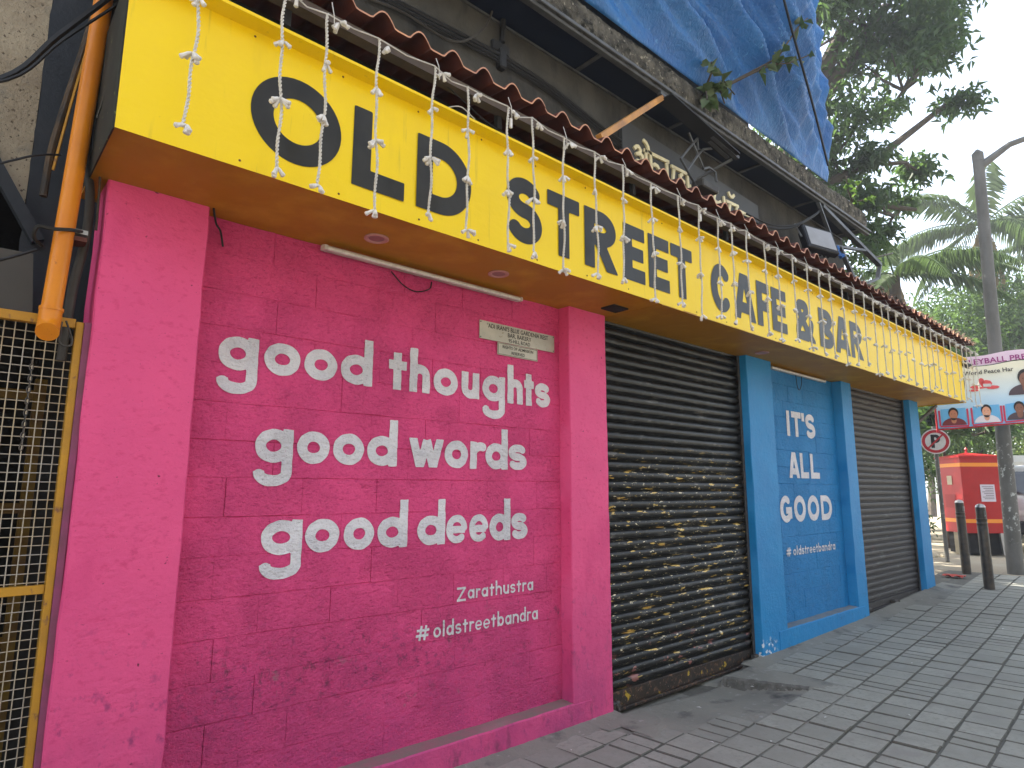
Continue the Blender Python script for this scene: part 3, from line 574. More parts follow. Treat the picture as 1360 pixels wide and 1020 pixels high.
# ---------------------------------------------------------------- long yellow sign box
sg = thing('shop_sign', (5.7, -.2, 2.78), 'long yellow sign box over the whole shopfront reading old street cafe and bar in black', 'sign')
SX0, SX1, SY = .325, 11.15, -.48
n = 60; V = []; rnd = random.Random(8)
for i in range(n+1):
    x = SX0+(SX1-SX0)*i/n; e = .0015*sin(x*5.1)+.001*sin(x*13)
    V += [(x, SY+e, 2.775), (x, SY+e*1.2, 2.95), (x, SY+e*.6, 3.2), (x, SY+e*.3, 3.400)]
MB().add(V, [(i*4+j, (i+1)*4+j, (i+1)*4+j+1, i*4+j+1) for i in range(n) for j in range(3)]).build('fascia', m_yel, sg, smooth=True)
for a, b in ((SX0, 2.74), (2.743, 5.9), (5.903, 8.7), (8.703, SX1)):
    mb = MB(); mb.add([(a, SY, 3.398), (b, SY, 3.398), (b, SY-.072, 3.404), (a, SY-.072, 3.404)], [(0, 1, 2, 3)])
    mb.box(a, b, SY-.078, SY-.071, 3.402, 3.418, bev=.001); mb.add([(a, SY-.071, 3.417), (b, SY-.071, 3.417), (b, SY+.02, 3.42), (a, SY+.02, 3.42)], [(0, 1, 2, 3)]); mb.build('top_flange', m_yel, sg)
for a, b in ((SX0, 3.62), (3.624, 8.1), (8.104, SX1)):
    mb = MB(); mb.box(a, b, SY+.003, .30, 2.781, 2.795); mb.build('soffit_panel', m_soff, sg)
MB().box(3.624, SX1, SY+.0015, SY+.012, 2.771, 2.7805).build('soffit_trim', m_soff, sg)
MB().box(SX0-.006, SX0, SY+.004, .02, 2.77, 3.415).build('left_end_panel', m_greenside, sg)
MB().box(SX1, SX1+.006, SY+.004, .3, 2.77, 3.415).build('right_end_panel', m_yel, sg)
MB().box(3.39, 3.55, -.245, -.125, 2.770, 2.7815).build('dark_hole_patch', m_dark, sg, label='small black square standing for a hole in the soffit')  # black block put in for an unlit hole
mb = MB(); rnd = random.Random(2); x = SX0+.04
while x < SX1:
    for z in (2.80, 3.375):
        if rnd.random() < .8: mb.lathe((x+rnd.uniform(-.02, .02), SY-.001, z+rnd.uniform(-.006, .006)), [(.0055, 0), (.003, .003)], 7, ax=Vector((0, -1, 0)))
    x += .41
mb.build('rivet', m_rust, sg)
def fy(x, z): return SY-.0035
SL = [('O', .784, 1.187), ('L', 1.246, 1.524), ('D', 1.593, 1.933), ('S', 2.180, 2.456), ('T', 2.500, 2.779), ('R', 2.825, 3.143), ('E', 3.206, 3.437), ('E', 3.478, 3.722), ('T', 3.745, 4.018), ('C', 4.270, 4.575), ('A', 4.617, 4.938), ('F', 4.985, 5.205), ('E', 5.245, 5.519), ('&', 5.700, 6.060), ('B', 6.199, 6.523), ('A', 6.583, 6.916), ('R', 6.955, 7.280)]
for ch, a, b in SL: lettering('letter', [(ch, a, b)], 2.868, .392, .094, fy, m_black, sg, .008, label='black letter '+('ampersand' if ch == '&' else ch))
# downlights, tube lights, wires under the soffit
for i, (x, y, l) in enumerate([(1.547, -.19, 'round recessed downlight in the soffit above the words good thoughts, nearest'), (2.371, -.195, 'round recessed downlight in the soffit near the metal nameplates'), (5.663, -.16, 'small round downlight in the soffit above the first blue pillar')]):
    t = thing('downlight', (x, y, 2.78), l, 'downlight', 'downlights in the yellow soffit')
    MB().lathe((x, y, 2.779), [(.062, 0), (.064, -.006), (.055, -.010), (.043, -.006), (.042, -.001)], 24).build('trim_ring', m_dl, t, smooth=True)
    MB().lathe((x, y, 2.7775), [(.041, 0), (.041, -.0025), (.001, -.004)], 20).build('lens', m_dlg, t, smooth=True)
def batten(x0, x1, y, z, label):
    t = thing('tube_light', ((x0+x1)/2, y, z), label, 'tube light', 'unlit tube lights under the yellow soffit')
    MB().box(x0, x1, y, y+.03, z, z+.03, bev=.003).build('housing', m_tube, t)
    MB().tube([(x0+.02, y-.011, z+.008), (x1-.02, y-.011, z+.008)], .011, 10).build('tube', m_bulb, t, smooth=True)
    for xx in (x0, x1-.02): MB().box(xx, xx+.02, y-.024, y, z-.004, z+.022, bev=.002).build('end_cap', m_tube, t)
batten(1.36, 2.76, .035, 2.735, 'long dusty unlit tube light under the soffit on the pink wall'); batten(6.25, 7.55, .06, 2.735, 'unlit tube light under the soffit above the blue wall')
def wire(pts, r, label, mat=None, name='cable', cat='cable', n=5, sub=6):
    P = [Vector(p) for p in pts]; out = []
    for i in range(len(P)-1):
        p0, p1, p2, p3 = (P[max(0, min(len(P)-1, j))] for j in (i-1, i, i+1, i+2))
        for q in range(sub):
            u = q/sub; out.append(.5*((2*p1)+(-p0+p2)*u+(2*p0-5*p1+4*p2-p3)*u*u+(-p0+3*p1-3*p2+p3)*u**3))
    out.append(P[-1]); o = MB().tube(out, r, n).build(name, mat or m_cable, None, smooth=True); return tag(o, label, cat)
wire([(1.80, .085, 2.73), (1.88, .08, 2.665), (1.97, .08, 2.645), (2.06, .08, 2.68), (2.08, .085, 2.73)], .004, 'thin looped wire sagging below the tube light on the pink wall')
wire([(.80, -.02, 2.77), (.83, .03, 2.72), (.86, .06, 2.70), (.885, .09, 2.64)], .005, 'short frayed wire end at the top corner of the pink wall')
wire([(6.85, .07, 2.76), (6.87, .07, 2.62), (6.92, .07, 2.58), (6.98, .07, 2.66), (6.99, .07, 2.76)], .004, 'thin wire loop hanging above the word IT\'S on the blue wall')

# small metal nameplates: lettering from Blender's built-in font
def text_obj(txt, x, z, y, size, mat, parent, align='CENTER', sx=1, name='lettering', rot=None, ext=.0004, sp=1):
    c = bpy.data.curves.new('t', 'FONT'); c.body = txt; c.size = size; c.align_x = align; c.extrude = ext; c.offset = size*.012; c.space_character = sp; c.resolution_u = 3
    o = bpy.data.objects.new('t', c); COL.objects.link(o); me = bpy.data.meshes.new_from_object(o.evaluated_get(bpy.context.evaluated_depsgraph_get())); bpy.data.objects.remove(o)
    mt = Matrix.Translation((x, y, z)) @ (rot or Matrix.Rotation(pi/2, 4, 'X')) @ Matrix.Diagonal((sx, 1, 1, 1)); me.transform(mt); me.materials.clear(); me.materials.append(mat)
    return link(name, me, parent)
np1 = thing('nameplate', (2.8, .09, 2.5), 'wide tarnished metal plate with three lines of small black capitals, upper of the two plates', 'plate')
MB().box(2.457, 3.131, .090, .094, 2.447, 2.567, bev=.001).build('plate', m_plate, np1)
text_obj("'ADI IRANI'S BLUE GARDENIA REST", 2.795, 2.527, .0895, .041, m_ink, np1, sx=.86); text_obj('BAR, BAKERY', 2.80, 2.490, .0895, .040, m_ink, np1, sx=.9); text_obj('95-HILL ROAD', 2.80, 2.456, .0895, .034, m_ink, np1, sx=.9)
mb = MB()
for x in (2.467, 3.121):
    for z in (2.457, 2.557): mb.lathe((x, .0895, z), [(.005, 0), (.003, .002)], 8, ax=Vector((0, -1, 0)))
mb.build('screw', m_rail, np1)
np2 = thing('nameplate', (2.79, .09, 2.4), 'small framed metal plate on rights of admission below the wide one', 'plate')
MB().box(2.608, 2.968, .090, .093, 2.362, 2.444, bev=.001).build('plate', m_plate, np2)
text_obj('RIGHTS OF ADMISSION', 2.788, 2.410, .0895, .028, m_ink, np2, sx=.95); text_obj('RESERVED', 2.788, 2.377, .0895, .028, m_ink, np2, sx=.95)
mb = MB()
for a, b in (((2.614, 2.368), (2.962, 2.368)), ((2.614, 2.438), (2.962, 2.438)), ((2.614, 2.368), (2.614, 2.438)), ((2.962, 2.368), (2.962, 2.438))): mb.bar((a[0], .0893, a[1]), (b[0], .0893, b[1]), .002, .002)
mb.build('border_line', m_ink, np2)

# ---------------------------------------------------------------- roof sheets above the sign
rf = thing('sheet_roof', (5.8, -.3, 3.66), 'rust brown corrugated roof sheets running above the yellow sign', 'roof')
PITCH = .2005
def wavez(x): 
    u = (x/PITCH) % 1.0; return -.016+.060*max(0, sin(pi*(u-.2)/.6) if .2 < u < .8 else 0)**1.0
for k, (a, b) in enumerate(((.10, 2.35), (2.30, 4.55), (4.50, 6.80), (6.75, 9.05), (9.0, 11.35))):
    n = int((b-a)/PITCH*14); xs_ = [a+(b-a)*i/n for i in range(n+1)]; dy = (.0, .006, -.004, .004, 0)[k]; dz = .0035*(k % 2)
    rows = [(-.625+dy, 3.640), (-.615+dy, 3.642), (-.42, 3.672), (-.1, 3.72)]; V = []
    for x in xs_:
        w_ = wavez(x)+.002*sin(x*3.1)
        for y, z in rows: V.append((x, y, z+w_+dz))
        for y, z in rows: V.append((x, y, z+w_+dz+.009))
    mb = MB(); Fb = []; 
    for i in range(n):
        for j in range(3):
            q = i*8+j; Fb.append(((q, q+1, q+9, q+8), 0)); q += 4; Fb.append(((q, q+8, q+9, q+1), 0 if j else 1))
        q = i*8; Fb.append(((q, q+8, q+12, q+4), 1))
    mb.add(V, [f for f, _ in Fb]); mb.mi = [c for _, c in Fb]; mb.build('roof_sheet', [m_rust, m_rustlip], rf, smooth=True)
MB().box(.12, 11.3, -.565, -.505, 3.545, 3.590).build('purlin_or_dark_plate', m_purlin, rf)
MB().box(.3, 11.1, -.30, -.26, 3.47, 3.64).build('purlin_or_dark_plate', m_dark, rf)  # black plate added behind the roof gap to keep it dark
mb = MB()
for i in range(9):
    x = .9+i*1.2; mb.bar((x, -.5, 3.47), (x, -.5, 3.56), .03)
mb.build('bracket', m_dark, rf)
# dry leaves and debris lying along the far part of the roof
P = []; Qd = []
for i in range(1500):
    x = 11.3-4.2*random.random()**1.3; y = -.66+.35*random.random(); z = 3.64+wavez(x)+.012+random.random()*.05*(1 if y > -.6 else .4)
    a = random.uniform(0, 6.28); s = random.uniform(.012, .035); d = Vector((cos(a), sin(a), random.uniform(-.7, .7))).normalized()*s; e = d.orthogonal().normalized()*s*.45; c = Vector((x, y, z)); o = len(P)
    P += [c-d, c+e, c+d, c-e]; Qd.append((o, o+1, o+2, o+3))
tag(npmesh('leaf_litter', P, np.array(Qd), m_dry), 'dry leaf litter lying on the far end of the rust brown roof', 'leaf litter', kind='stuff')

# ---------------------------------------------------------------- fairy lights
random.seed(21)
FY = -.635
fl = thing('fairy_lights', (5.8, FY, 3.55), 'curtain of white twisted-wire fairy lights hanging from the roof edge over the yellow sign', 'fairy lights')
dx_ = [.525, .838, 1.03, 1.271, 1.581, 1.79, 2.055, 2.239, 2.486, 2.756, 3.03, 3.32, 3.637, 3.894, 4.149, 4.342, 4.571, 4.861]
while dx_[-1] < 11.0: dx_.append(dx_[-1]+random.uniform(.21, .31))
pts = []
for i, x in enumerate(dx_):
    z = 3.528+.012*sin(i*2.1); pts.append((x, FY, z))
    if i < len(dx_)-1: xm = (x+dx_[i+1])/2; pts.append((xm, FY+.004, 3.522-.02*random.random()))
MB().tube([(.12, FY, 3.50)]+pts, .0032, 5).build('main_cable', m_fairy, fl, smooth=True)
def strand(L, seed):
    rnd = random.Random(seed); mb = MB(); n = int(L/.007); ph = rnd.random()*6
    for s in (0, pi):
        P_ = []
        for i in range(n+1):
            z = -L*i/n; wx = .006*sin(z*9+ph)+.004*sin(z*23+ph*2); a = z*2*pi/.034+s
            P_.append((wx+.0040*cos(a), .004*sin(z*7+ph)+.0040*sin(a), z))
        mb.tube(P_, .0038, 4)
    return mb.mesh('drop_strand', m_fairy, True)
def cluster(seed, nb):
    rnd = random.Random(seed); mb = MB()
    for k in range(nb):
        a = rnd.uniform(0, 6.28); t_ = rnd.uniform(.3, 1.25); d = Vector((sin(t_)*cos(a), sin(t_)*sin(a)*.6, -cos(t_))); L = rnd.uniform(.034, .050)
        mb.lathe(d*.004, [(.003, 0), (.0075, L*.25), (.008, L*.6), (.0105, L*.9), (.006, L)], 7, ax=d)
    return mb.mesh('bulb_cluster', m_bulb, True)
stm = [strand(L, k) for k, L in enumerate((.76, .80, .78, .82, .77))]; clm = [cluster(k, 3+(k % 3)) for k in range(9)]
for i, x in enumerate(dx_):
    L = (.76, .80, .78, .82, .77)[i % 5]; ztop = 3.528+.012*sin(i*2.1)
    if i == 0: L = .76; ztop = 3.54
    o = link('drop_strand', stm[i % 5], fl, loc=(x-5.8, 0, ztop-3.55)); o.rotation_euler = (0, random.uniform(-.02, .02), random.uniform(0, 6.28)*0)
    for q, fz in enumerate((.30, .62, 1.0)):
        c = link('bulb_cluster', clm[(i*3+q*2) % 9], o, loc=(random.uniform(-.004, .004), 0, -L*fz*random.uniform(.96, 1.02))); c.rotation_euler = (0, 0, random.uniform(0, 6.28))
    if i % 1 == 0:
        c = link('bulb_cluster', clm[(i*5+1) % 9], fl, loc=(x+.05-5.8, 0, ztop-.012-3.55)); c.rotation_euler = (0, 0, random.uniform(0, 6.28))
    if i % 2 == 0: MB().tube([(x+.02, FY+.02, 3.60), (x+.022, FY-.004, ztop+.005), (x+.030, FY, ztop-.06)], .0022, 4).build('tie_wire', m_fairy, fl)
MB().box(2.07, 2.085, FY-.006, FY+.006, 3.41, 3.465, bev=.001).build('connector', m_bulb, fl); MB().box(3.905, 3.92, FY-.006, FY+.006, 3.42, 3.475, bev=.001).build('connector', m_bulb, fl)
wire([(.98, -.53, 3.62), (1.6, -.53, 3.58), (2.0, -.54, 3.45), (2.25, -.54, 3.43)], .003, 'thin dark wire drooping behind the fairy lights above the sign')
wire([(1.72, -.54, 3.42), (1.80, -.56, 3.45), (1.90, -.55, 3.425)], .003, 'short white wire loop on top of the sign flange near the letter D', m_fairy)

# ---------------------------------------------------------------- old building above the sign
ub = thing('building', (4, 2, 3.4), 'grimy dark concrete upper storey behind the sign and the canopy', 'building')
def wallgrid(x0, x1, z0, z1, y, amp, step, mat, name, parent):
    nx_, nz_ = int((x1-x0)/step), int((z1-z0)/step); V = []
    for i in range(nx_+1):
        for j in range(nz_+1):
            x, z = x0+(x1-x0)*i/nx_, z0+(z1-z0)*j/nz_; V.append((x, y+amp*(sin(x*3+z*2)+sin(x*7.3-z*5)*.5), z))
    k = nz_+1; mb = MB(); mb.add(V, [(i*k+j, (i+1)*k+j, (i+1)*k+j+1, i*k+j+1) for i in range(nx_) for j in range(nz_)]); return mb.build(name, mat, parent, smooth=True)
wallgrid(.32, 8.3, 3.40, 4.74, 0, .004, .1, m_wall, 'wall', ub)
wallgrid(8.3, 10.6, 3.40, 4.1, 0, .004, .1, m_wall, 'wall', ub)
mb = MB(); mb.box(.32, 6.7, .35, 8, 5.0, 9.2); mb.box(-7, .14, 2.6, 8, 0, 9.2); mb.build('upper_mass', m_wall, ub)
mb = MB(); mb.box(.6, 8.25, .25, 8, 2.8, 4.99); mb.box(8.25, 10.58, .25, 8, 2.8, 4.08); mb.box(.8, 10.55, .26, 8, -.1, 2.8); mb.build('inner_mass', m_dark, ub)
for k, (zz, r) in enumerate(((4.365, .013), (4.335, .009), (4.31, .007))):
    wire([(.4, -.03-.01*k, zz-.10), (1.6, -.03, zz-.02), (2.8, -.03, zz+.03), (3.9, -.03, zz-.11), (5.5, -.03, zz-.14)], r, ('thick dark cable run along the grimy wall, uppermost of three', 'middle dark cable of three along the grimy wall', 'thinnest lower dark cable of three along the grimy wall')[k])
wire([(1.35, -.05, 4.20), (1.7, -.06, 4.27), (2.1, -.06, 4.27), (2.35, -.05, 4.5), (2.45, -.04, 4.75)], .008, 'grey cable looping up the grimy wall near the canopy', m_greycond)
mb = MB(); mb.box(2.45, 2.60, -.03, .01, 4.42, 4.50, bev=.008); mb.box(2.50, 2.56, -.05, .01, 4.30, 4.45, bev=.01); mb.tube([(2.53, -.03, 4.5), (2.54, -.03, 4.75)], .02, 7)
tag(mb.build('junction_box', m_cable), 'small black junction box and pipe stub on the grimy wall', 'box')
# ledge
def ledge(x0, x1):
    nx_, V = int((x1-x0)/.028), []; sect = [(.35, 4.70), (-.14, 4.70), (-.24, 4.695), (-.29, 4.70), (-.305, 4.76), (-.31, 4.84), (-.305, 4.90), (-.27, 4.95), (-.21, 4.99), (-.1, 5.0), (.35, 5.0)]
    fine = []
    for i in range(len(sect)-1):
        a, b = sect[i], sect[i+1]; k = max(1, int(math.hypot(b[0]-a[0], b[1]-a[1])/.03)); fine += [(a[0]+(b[0]-a[0])*q/k, a[1]+(b[1]-a[1])*q/k) for q in range(k)]
    fine.append(sect[-1]); k = len(fine)
    for i in range(nx_+1):
        x = x0+(x1-x0)*i/nx_
        for y, z in fine:
            e = random.uniform(-1, 1)*.007+.006*sin(x*5+z*9); V.append((x, y-e*.8, z+e*.7-.018*max(0, x-2.5)/3*0))
    mb = MB(); mb.add(V, [(i*k+j, (i+1)*k+j, (i+1)*k+j+1, i*k+j+1) for i in range(nx_) for j in range(k-1)]+[tuple(range(k))[::-1], tuple(nx_*k+j for j in range(k))]); return mb
tag(ledge(.6, 8.28).build('concrete_ledge', m_moss), 'rough mossy concrete ledge running above the dark canopy', 'ledge')
# canopy under the ledge
cn = thing('canopy', (4.8, -.1, 4.66), 'dark navy board canopy with a grey metal front channel under the ledge', 'canopy')
x = .9
while x < 8.2:
    MB().box(x, min(x+1.19, 8.25), -.262, -.004, 4.672, 4.684).build('board', m_navy, cn); x += 1.2
    MB().box(x-.018, x+.012, -.262, -.004, 4.658, 4.672).build('rib', m_chan, cn)
mb = MB(); mb.box(.7, 8.32, -.315, -.268, 4.636, 4.664, bev=.004); mb.box(.7, 8.32, -.34, -.316, 4.662, 4.690, bev=.004); mb.build('front_channel', m_chan, cn)
MB().box(.9, 8.25, -.018, -.002, 4.645, 4.66).build('wall_angle', m_chan, cn)
tag(MB().bar((3.0, -.47, 3.79), (4.01, -.29, 4.62), .042, .042).build('strut', m_strut), 'orange painted steel strut leaning from the roof edge up to the canopy', 'strut')
fr = cn
for a, b in (((3.95, -.30, 4.625), (4.86, -.36, 4.385)), ((4.02, -.34, 4.60), (4.92, -.42, 4.37))): MB().bar(a, b, .035, .03).build('beam', m_chan, fr)
MB().bar((3.98, -.33, 4.585), (4.88, -.40, 4.38), .14, .012).build('cover_strip', m_plastic, fr)
MB().bar((4.90, -.38, 4.37), (4.76, -.10, 4.24), .02).build('beam', m_chan, fr)
lb = thing('lamp_bracket', (4.5, -.3, 4.2), 'small lamp on bent steel brackets in front of the dark signboard', 'lamp bracket')
for pts in ([(4.48, 4.439), (4.216, 4.158), (4.423, 3.989), (4.67, 4.039)], [(4.705, 4.432), (4.563, 4.371), (4.467, 4.276), (4.304, 4.088)], [(4.351, 4.44), (4.549, 4.201)], [(4.548, 4.188), (4.642, 4.234), (4.744, 4.224), (4.753, 4.14)], [(4.48, 4.439), (4.483, 4.334)]):
    mb = MB(); mb.tube([(a, -.3, b) for a, b in pts], .011, 6); mb.build('arm', m_chan, lb, smooth=True)
MB().box(4.44, 4.68, -.36, -.24, 3.98, 4.05, bev=.01).build('lamp_housing', m_greycond, lb)
# Devanagari signboard
db = thing('signboard', (4.95, -.03, 4.2), 'charcoal signboard with raised cream Devanagari letters half hidden behind the brown roof', 'sign')
mb = MB(); a = [(3.79, 4.00), (6.0, 3.92), (6.0, 4.395), (3.79, 4.462)]
mb.add([(x, -.045, z) for x, z in a]+[(x, -.008, z) for x, z in a], [(0, 1, 2, 3), (7, 6, 5, 4), (0, 4, 5, 1), (1, 5, 6, 2), (2, 6, 7, 3), (3, 7, 4, 0)]); mb.build('board', m_board, db)
DV = [[(4.049, 4.364), (4.09, 4.352), (4.113, 4.325), (4.123, 4.274)], [(3.928, 4.239), (3.95, 4.268), (3.981, 4.277), (4.007, 4.256), (3.995, 4.22), (3.955, 4.204), (4.0, 4.222), (4.032, 4.211), (4.032, 4.17), (4.014, 4.150), (3.948, 4.145)], [(4.081, 4.29), (4.085, 4.13)], [(4.144, 4.292), (4.152, 4.13)], [(4.054, 4.275), (4.411, 4.294)], [(4.379, 4.283), (4.377, 4.13)], [(4.171, 4.178), (4.20, 4.20), (4.239, 4.196), (4.262, 4.17), (4.30, 4.165), (4.373, 4.191)], [(4.441, 4.273), (4.707, 4.281)], [(4.485, 4.267), (4.464, 4.152), (4.50, 4.14), (4.554, 4.166)], [(4.615, 4.255), (4.575, 4.23), (4.585, 4.195), (4.644, 4.185)], [(4.69, 4.282), (4.70, 4.12)], [(4.72, 4.18), (4.791, 4.174)], [(4.883, 4.163), (5.041, 4.179)], [(5.08, 4.279), (5.2, 4.278)], [(5.151, 4.272), (5.123, 4.184), (5.15, 4.165), (5.20, 4.17), (5.243, 4.196)], [(5.302, 4.27), (5.314, 4.13)], [(5.396, 4.348), (5.41, 4.318), (5.437, 4.308), (5.47, 4.315), (5.503, 4.347)], [(5.342, 4.235), (5.574, 4.247)], [(5.415, 4.227), (5.391, 4.144), (5.44, 4.13), (5.517, 4.15), (5.54, 4.235)], [(5.597, 4.205), (5.853, 4.212)], [(5.686, 4.202), (5.657, 4.142), (5.743, 4.132)], [(5.817, 4.202), (5.832, 4.10)]]
for k, stp in enumerate(DV):
    mb = MB()
    for pl in fill([stp], [-9, 9], .031, .007): mb.add([(x, -.062, z) for x, z in pl], [tuple(range(len(pl)))])
    me = mb.mesh('letter_stroke', m_cream2); bm = bmesh.new(); bm.from_mesh(me); bmesh.ops.remove_doubles(bm, verts=bm.verts, dist=.0004)
    r_ = bmesh.ops.extrude_face_region(bm, geom=list(bm.faces))
    for vv in r_['geom']:
        if isinstance(vv, bmesh.types.BMVert): vv.co.y += .016
    bm.to_mesh(me); bm.free(); link('letter_stroke', me, db)

# tarpaulin
NXT, NZT = 230, 190; V = []
for i in range(NXT+1):
    u = i/NXT
    for j in range(NZT+1):
        v = j/NZT; z = 4.925+4.2*v; x = 1.6+(6.93-1.6)*u
        if z < 6.4: x += .17*u**6*(6.4-z)/1.4
        q = z+.36*x+.10*sin(x*1.1); rt = min(max((x-5.9)/.9, 0), 1)
        q += .05*sin(z*2.3+x)+.04*sin(x*3.7)
        def pleat(t_, p, h): f_ = (t_/p) % 1.0; return h*(f_/.78 if f_ < .78 else (1-f_)/.22)
        fold = (pleat(q, .52, .27)+pleat(q+.2*z, .23, .06))*(1-.75*rt)+rt*pleat(x+.12*z, .21, .05)+.010*sin(x*13+z*9)+.006*sin(z*17-x*7)
        dd = max(0, 1-v*5); y = -.325-fold*1.25*(1-dd*dd)-.04*v; zz = z-.012*(1-v)*0
        V.append((x, y, zz))
k = NZT+1; Q = np.array([(i*k+j, (i+1)*k+j, (i+1)*k+j+1, i*k+j+1) for i in range(NXT) for j in range(NZT)])
tp = npmesh('tarpaulin', V, Q, m_tarp); tp.data.polygons.foreach_set('use_smooth', [True]*len(tp.data.polygons)); md = tp.modifiers.new('thickness', 'SOLIDIFY'); md.thickness = .002
tag(tp, 'large creased blue tarpaulin draped over the storey above the concrete ledge', 'tarpaulin')
wire([(4.45, -.86, 6.9), (5.0, -.84, 6.0), (5.25, -.82, 5.62), (5.9, -.70, 5.2), (6.75, -.48, 4.94)], .012, 'black rope tied diagonally across the blue tarpaulin', name='rope', cat='rope')

# plants rooted in the ledge
def leafquads(C, D, Nn, Lw, fold=.25, droop=.0):
    """kite-shaped leaves, each two folded triangles joined into a quad pair"""
    C = np.asarray(C); D = np.asarray(D); D = D/np.linalg.norm(D, axis=1, keepdims=True); Nn = np.asarray(Nn)
    S = np.cross(D, Nn); S /= np.linalg.norm(S, axis=1, keepdims=True)+1e-9; Nn = np.cross(S, D); L, W_ = Lw[:, :1], Lw[:, 1:2]
    base = C; tip = C+D*L-Nn*L*droop; mid = C+D*L*.45; l = mid+S*W_/2+Nn*W_*fold; r = mid-S*W_/2+Nn*W_*fold
    V = np.stack([base, l, tip, r], 1).reshape(-1, 3); q = np.arange(len(C))[:, None]*4
    T = np.concatenate([q+np.array([[0, 1, 2]]), q+np.array([[0, 2, 3]])], 0); return V, T
def sapling(base, stems, nl, size, label, mat, name='sapling', cat='plant'):
    t = thing(name, base, label, cat); mb = MB(); C, D = [], []
    for st_ in stems:
        P_ = [Vector(base)]+[Vector(q) for q in st_]; mb.tube(P_, [.012*(1-.7*i/len(P_)) for i in range(len(P_))], 5)
        for k in range(nl):
            i = random.randrange(max(1, len(P_)//2), len(P_)); a = P_[i-1].lerp(P_[i], random.random()); C.append(a); D.append((random.uniform(-1, 1), random.uniform(-1, .3), random.uniform(-.9, .4)))
    mb.build('stem', m_bark, t, smooth=True); n_ = len(C); Lw = np.stack([RNG.uniform(.7, 1.2, n_)*size, RNG.uniform(.5, .7, n_)*size], 1)
    V, T = leafquads(np.array(C), np.array(D), RNG.normal(size=(n_, 3))+np.array([0, -.3, 1]), Lw, droop=.15); npmesh('foliage', V, T, mat, t)
    return t
sapling((4.55, -.33, 4.86), [[(4.45, -.42, 4.80), (4.36, -.48, 4.66)], [(4.62, -.45, 4.90), (4.60, -.5, 4.72)], [(4.50, -.45, 4.98), (4.42, -.5, 5.02)], [(4.70, -.45, 5.0), (4.78, -.5, 4.88)]], 10, .13, 'grey green fig seedling drooping over the mossy ledge above the lamp bracket', m_fig)
sapling((4.75, -.34, 4.98), [[(4.95, -.6, 5.12), (5.25, -.66, 5.32), (5.55, -.68, 5.5)], [(5.1, -.62, 5.25), (5.45, -.7, 5.40), (5.9, -.72, 5.7)], [(5.3, -.66, 5.4), (5.7, -.7, 5.9), (5.9, -.72, 6.1)]], 9, .13, 'long fig sapling reaching across the lower tarpaulin corner', m_fig)
sapling((7.9, -.3, 4.95), [[(7.9, -.35, 5.1), (7.95, -.4, 5.2)], [(8.05, -.35, 5.0), (8.2, -.4, 5.05)], [(7.7, -.32, 5.05), (7.6, -.36, 5.15)]], 8, .10, 'small tuft of weeds at the far end of the mossy ledge', m_leafm)

# floodlight and its frame
fd = thing('floodlight', (6.66, -.36, 4.12), 'black floodlight with a pale square glass on an angled steel frame above the word BAR', 'floodlight')
ff = fd
for a, b, w_ in (((7.0, -.28, 4.62), (8.50, -.34, 4.28), .06), ((8.50, -.34, 4.28), (8.32, -.36, 4.06), .045), ((7.25, -.28, 4.22), (8.05, -.33, 4.36), .04), ((7.38, -.30, 4.24), (7.70, -.34, 3.80), .045), ((7.70, -.34, 3.82), (8.32, -.36, 4.06), .04), ((6.9, -.29, 4.63), (7.25, -.29, 4.2), .035)): MB().bar(a, b, w_, w_*.7).build('beam', m_chan, ff)
rotm = Matrix.Translation((6.68, -.36, 4.115)) @ Matrix.Rotation(radians(-22), 4, 'Z') @ Matrix.Rotation(radians(-22), 4, 'X') @ Matrix.Rotation(radians(8), 4, 'Y')
def tm(mb): mb.v = [tuple(rotm @ Vector(v)) for v in mb.v]; return mb
tm(MB().box(-.20, .20, -.02, .06, -.165, .165, bev=.012)).build('housing', m_floodb, fd); tm(MB().box(-.165, .165, -.026, -.021, -.13, .13)).build('glass', m_floodg, fd)
mb = MB()
for k in range(7): mb.box(-.15+k*.05-.006, -.15+k*.05+.006, .06, .10, -.13, .13)
tm(mb).build('cooling_fins', m_floodb, fd); mb = MB(); mb.tube([(-.21, .02, 0), (-.215, .05, .21), (.215, .05, .21), (.21, .02, 0)], .010, 5); tm(mb).build('yoke', m_metaledge, fd)
wire([(5.55, -.10, 4.13), (5.9, -.16, 4.10), (6.3, -.22, 4.18), (6.75, -.27, 4.42), (6.95, -.28, 4.55)], .014, 'thick black cable sagging from the signboard to the floodlight')
wire([(5.6, -.12, 4.16), (6.0, -.18, 4.14), (6.4, -.24, 4.24), (6.8, -.28, 4.46)], .010, 'thinner black cable beside the one to the floodlight')
V = []; 
for i in range(9):
    for j in range(9): V.append((7.02+.14*i/8-.04*j/8, -.34-.03*sin(i*1.7+j)-.01*j, 4.16-.16*j/8+.02*sin(i)))
tag(npmesh('cloth_scrap', V, np.array([(i*9+j, (i+1)*9+j, (i+1)*9+j+1, i*9+j+1) for i in range(8) for j in range(8)]), m_tarp), 'scrap of blue plastic sheet tied beside the floodlight', 'cloth')

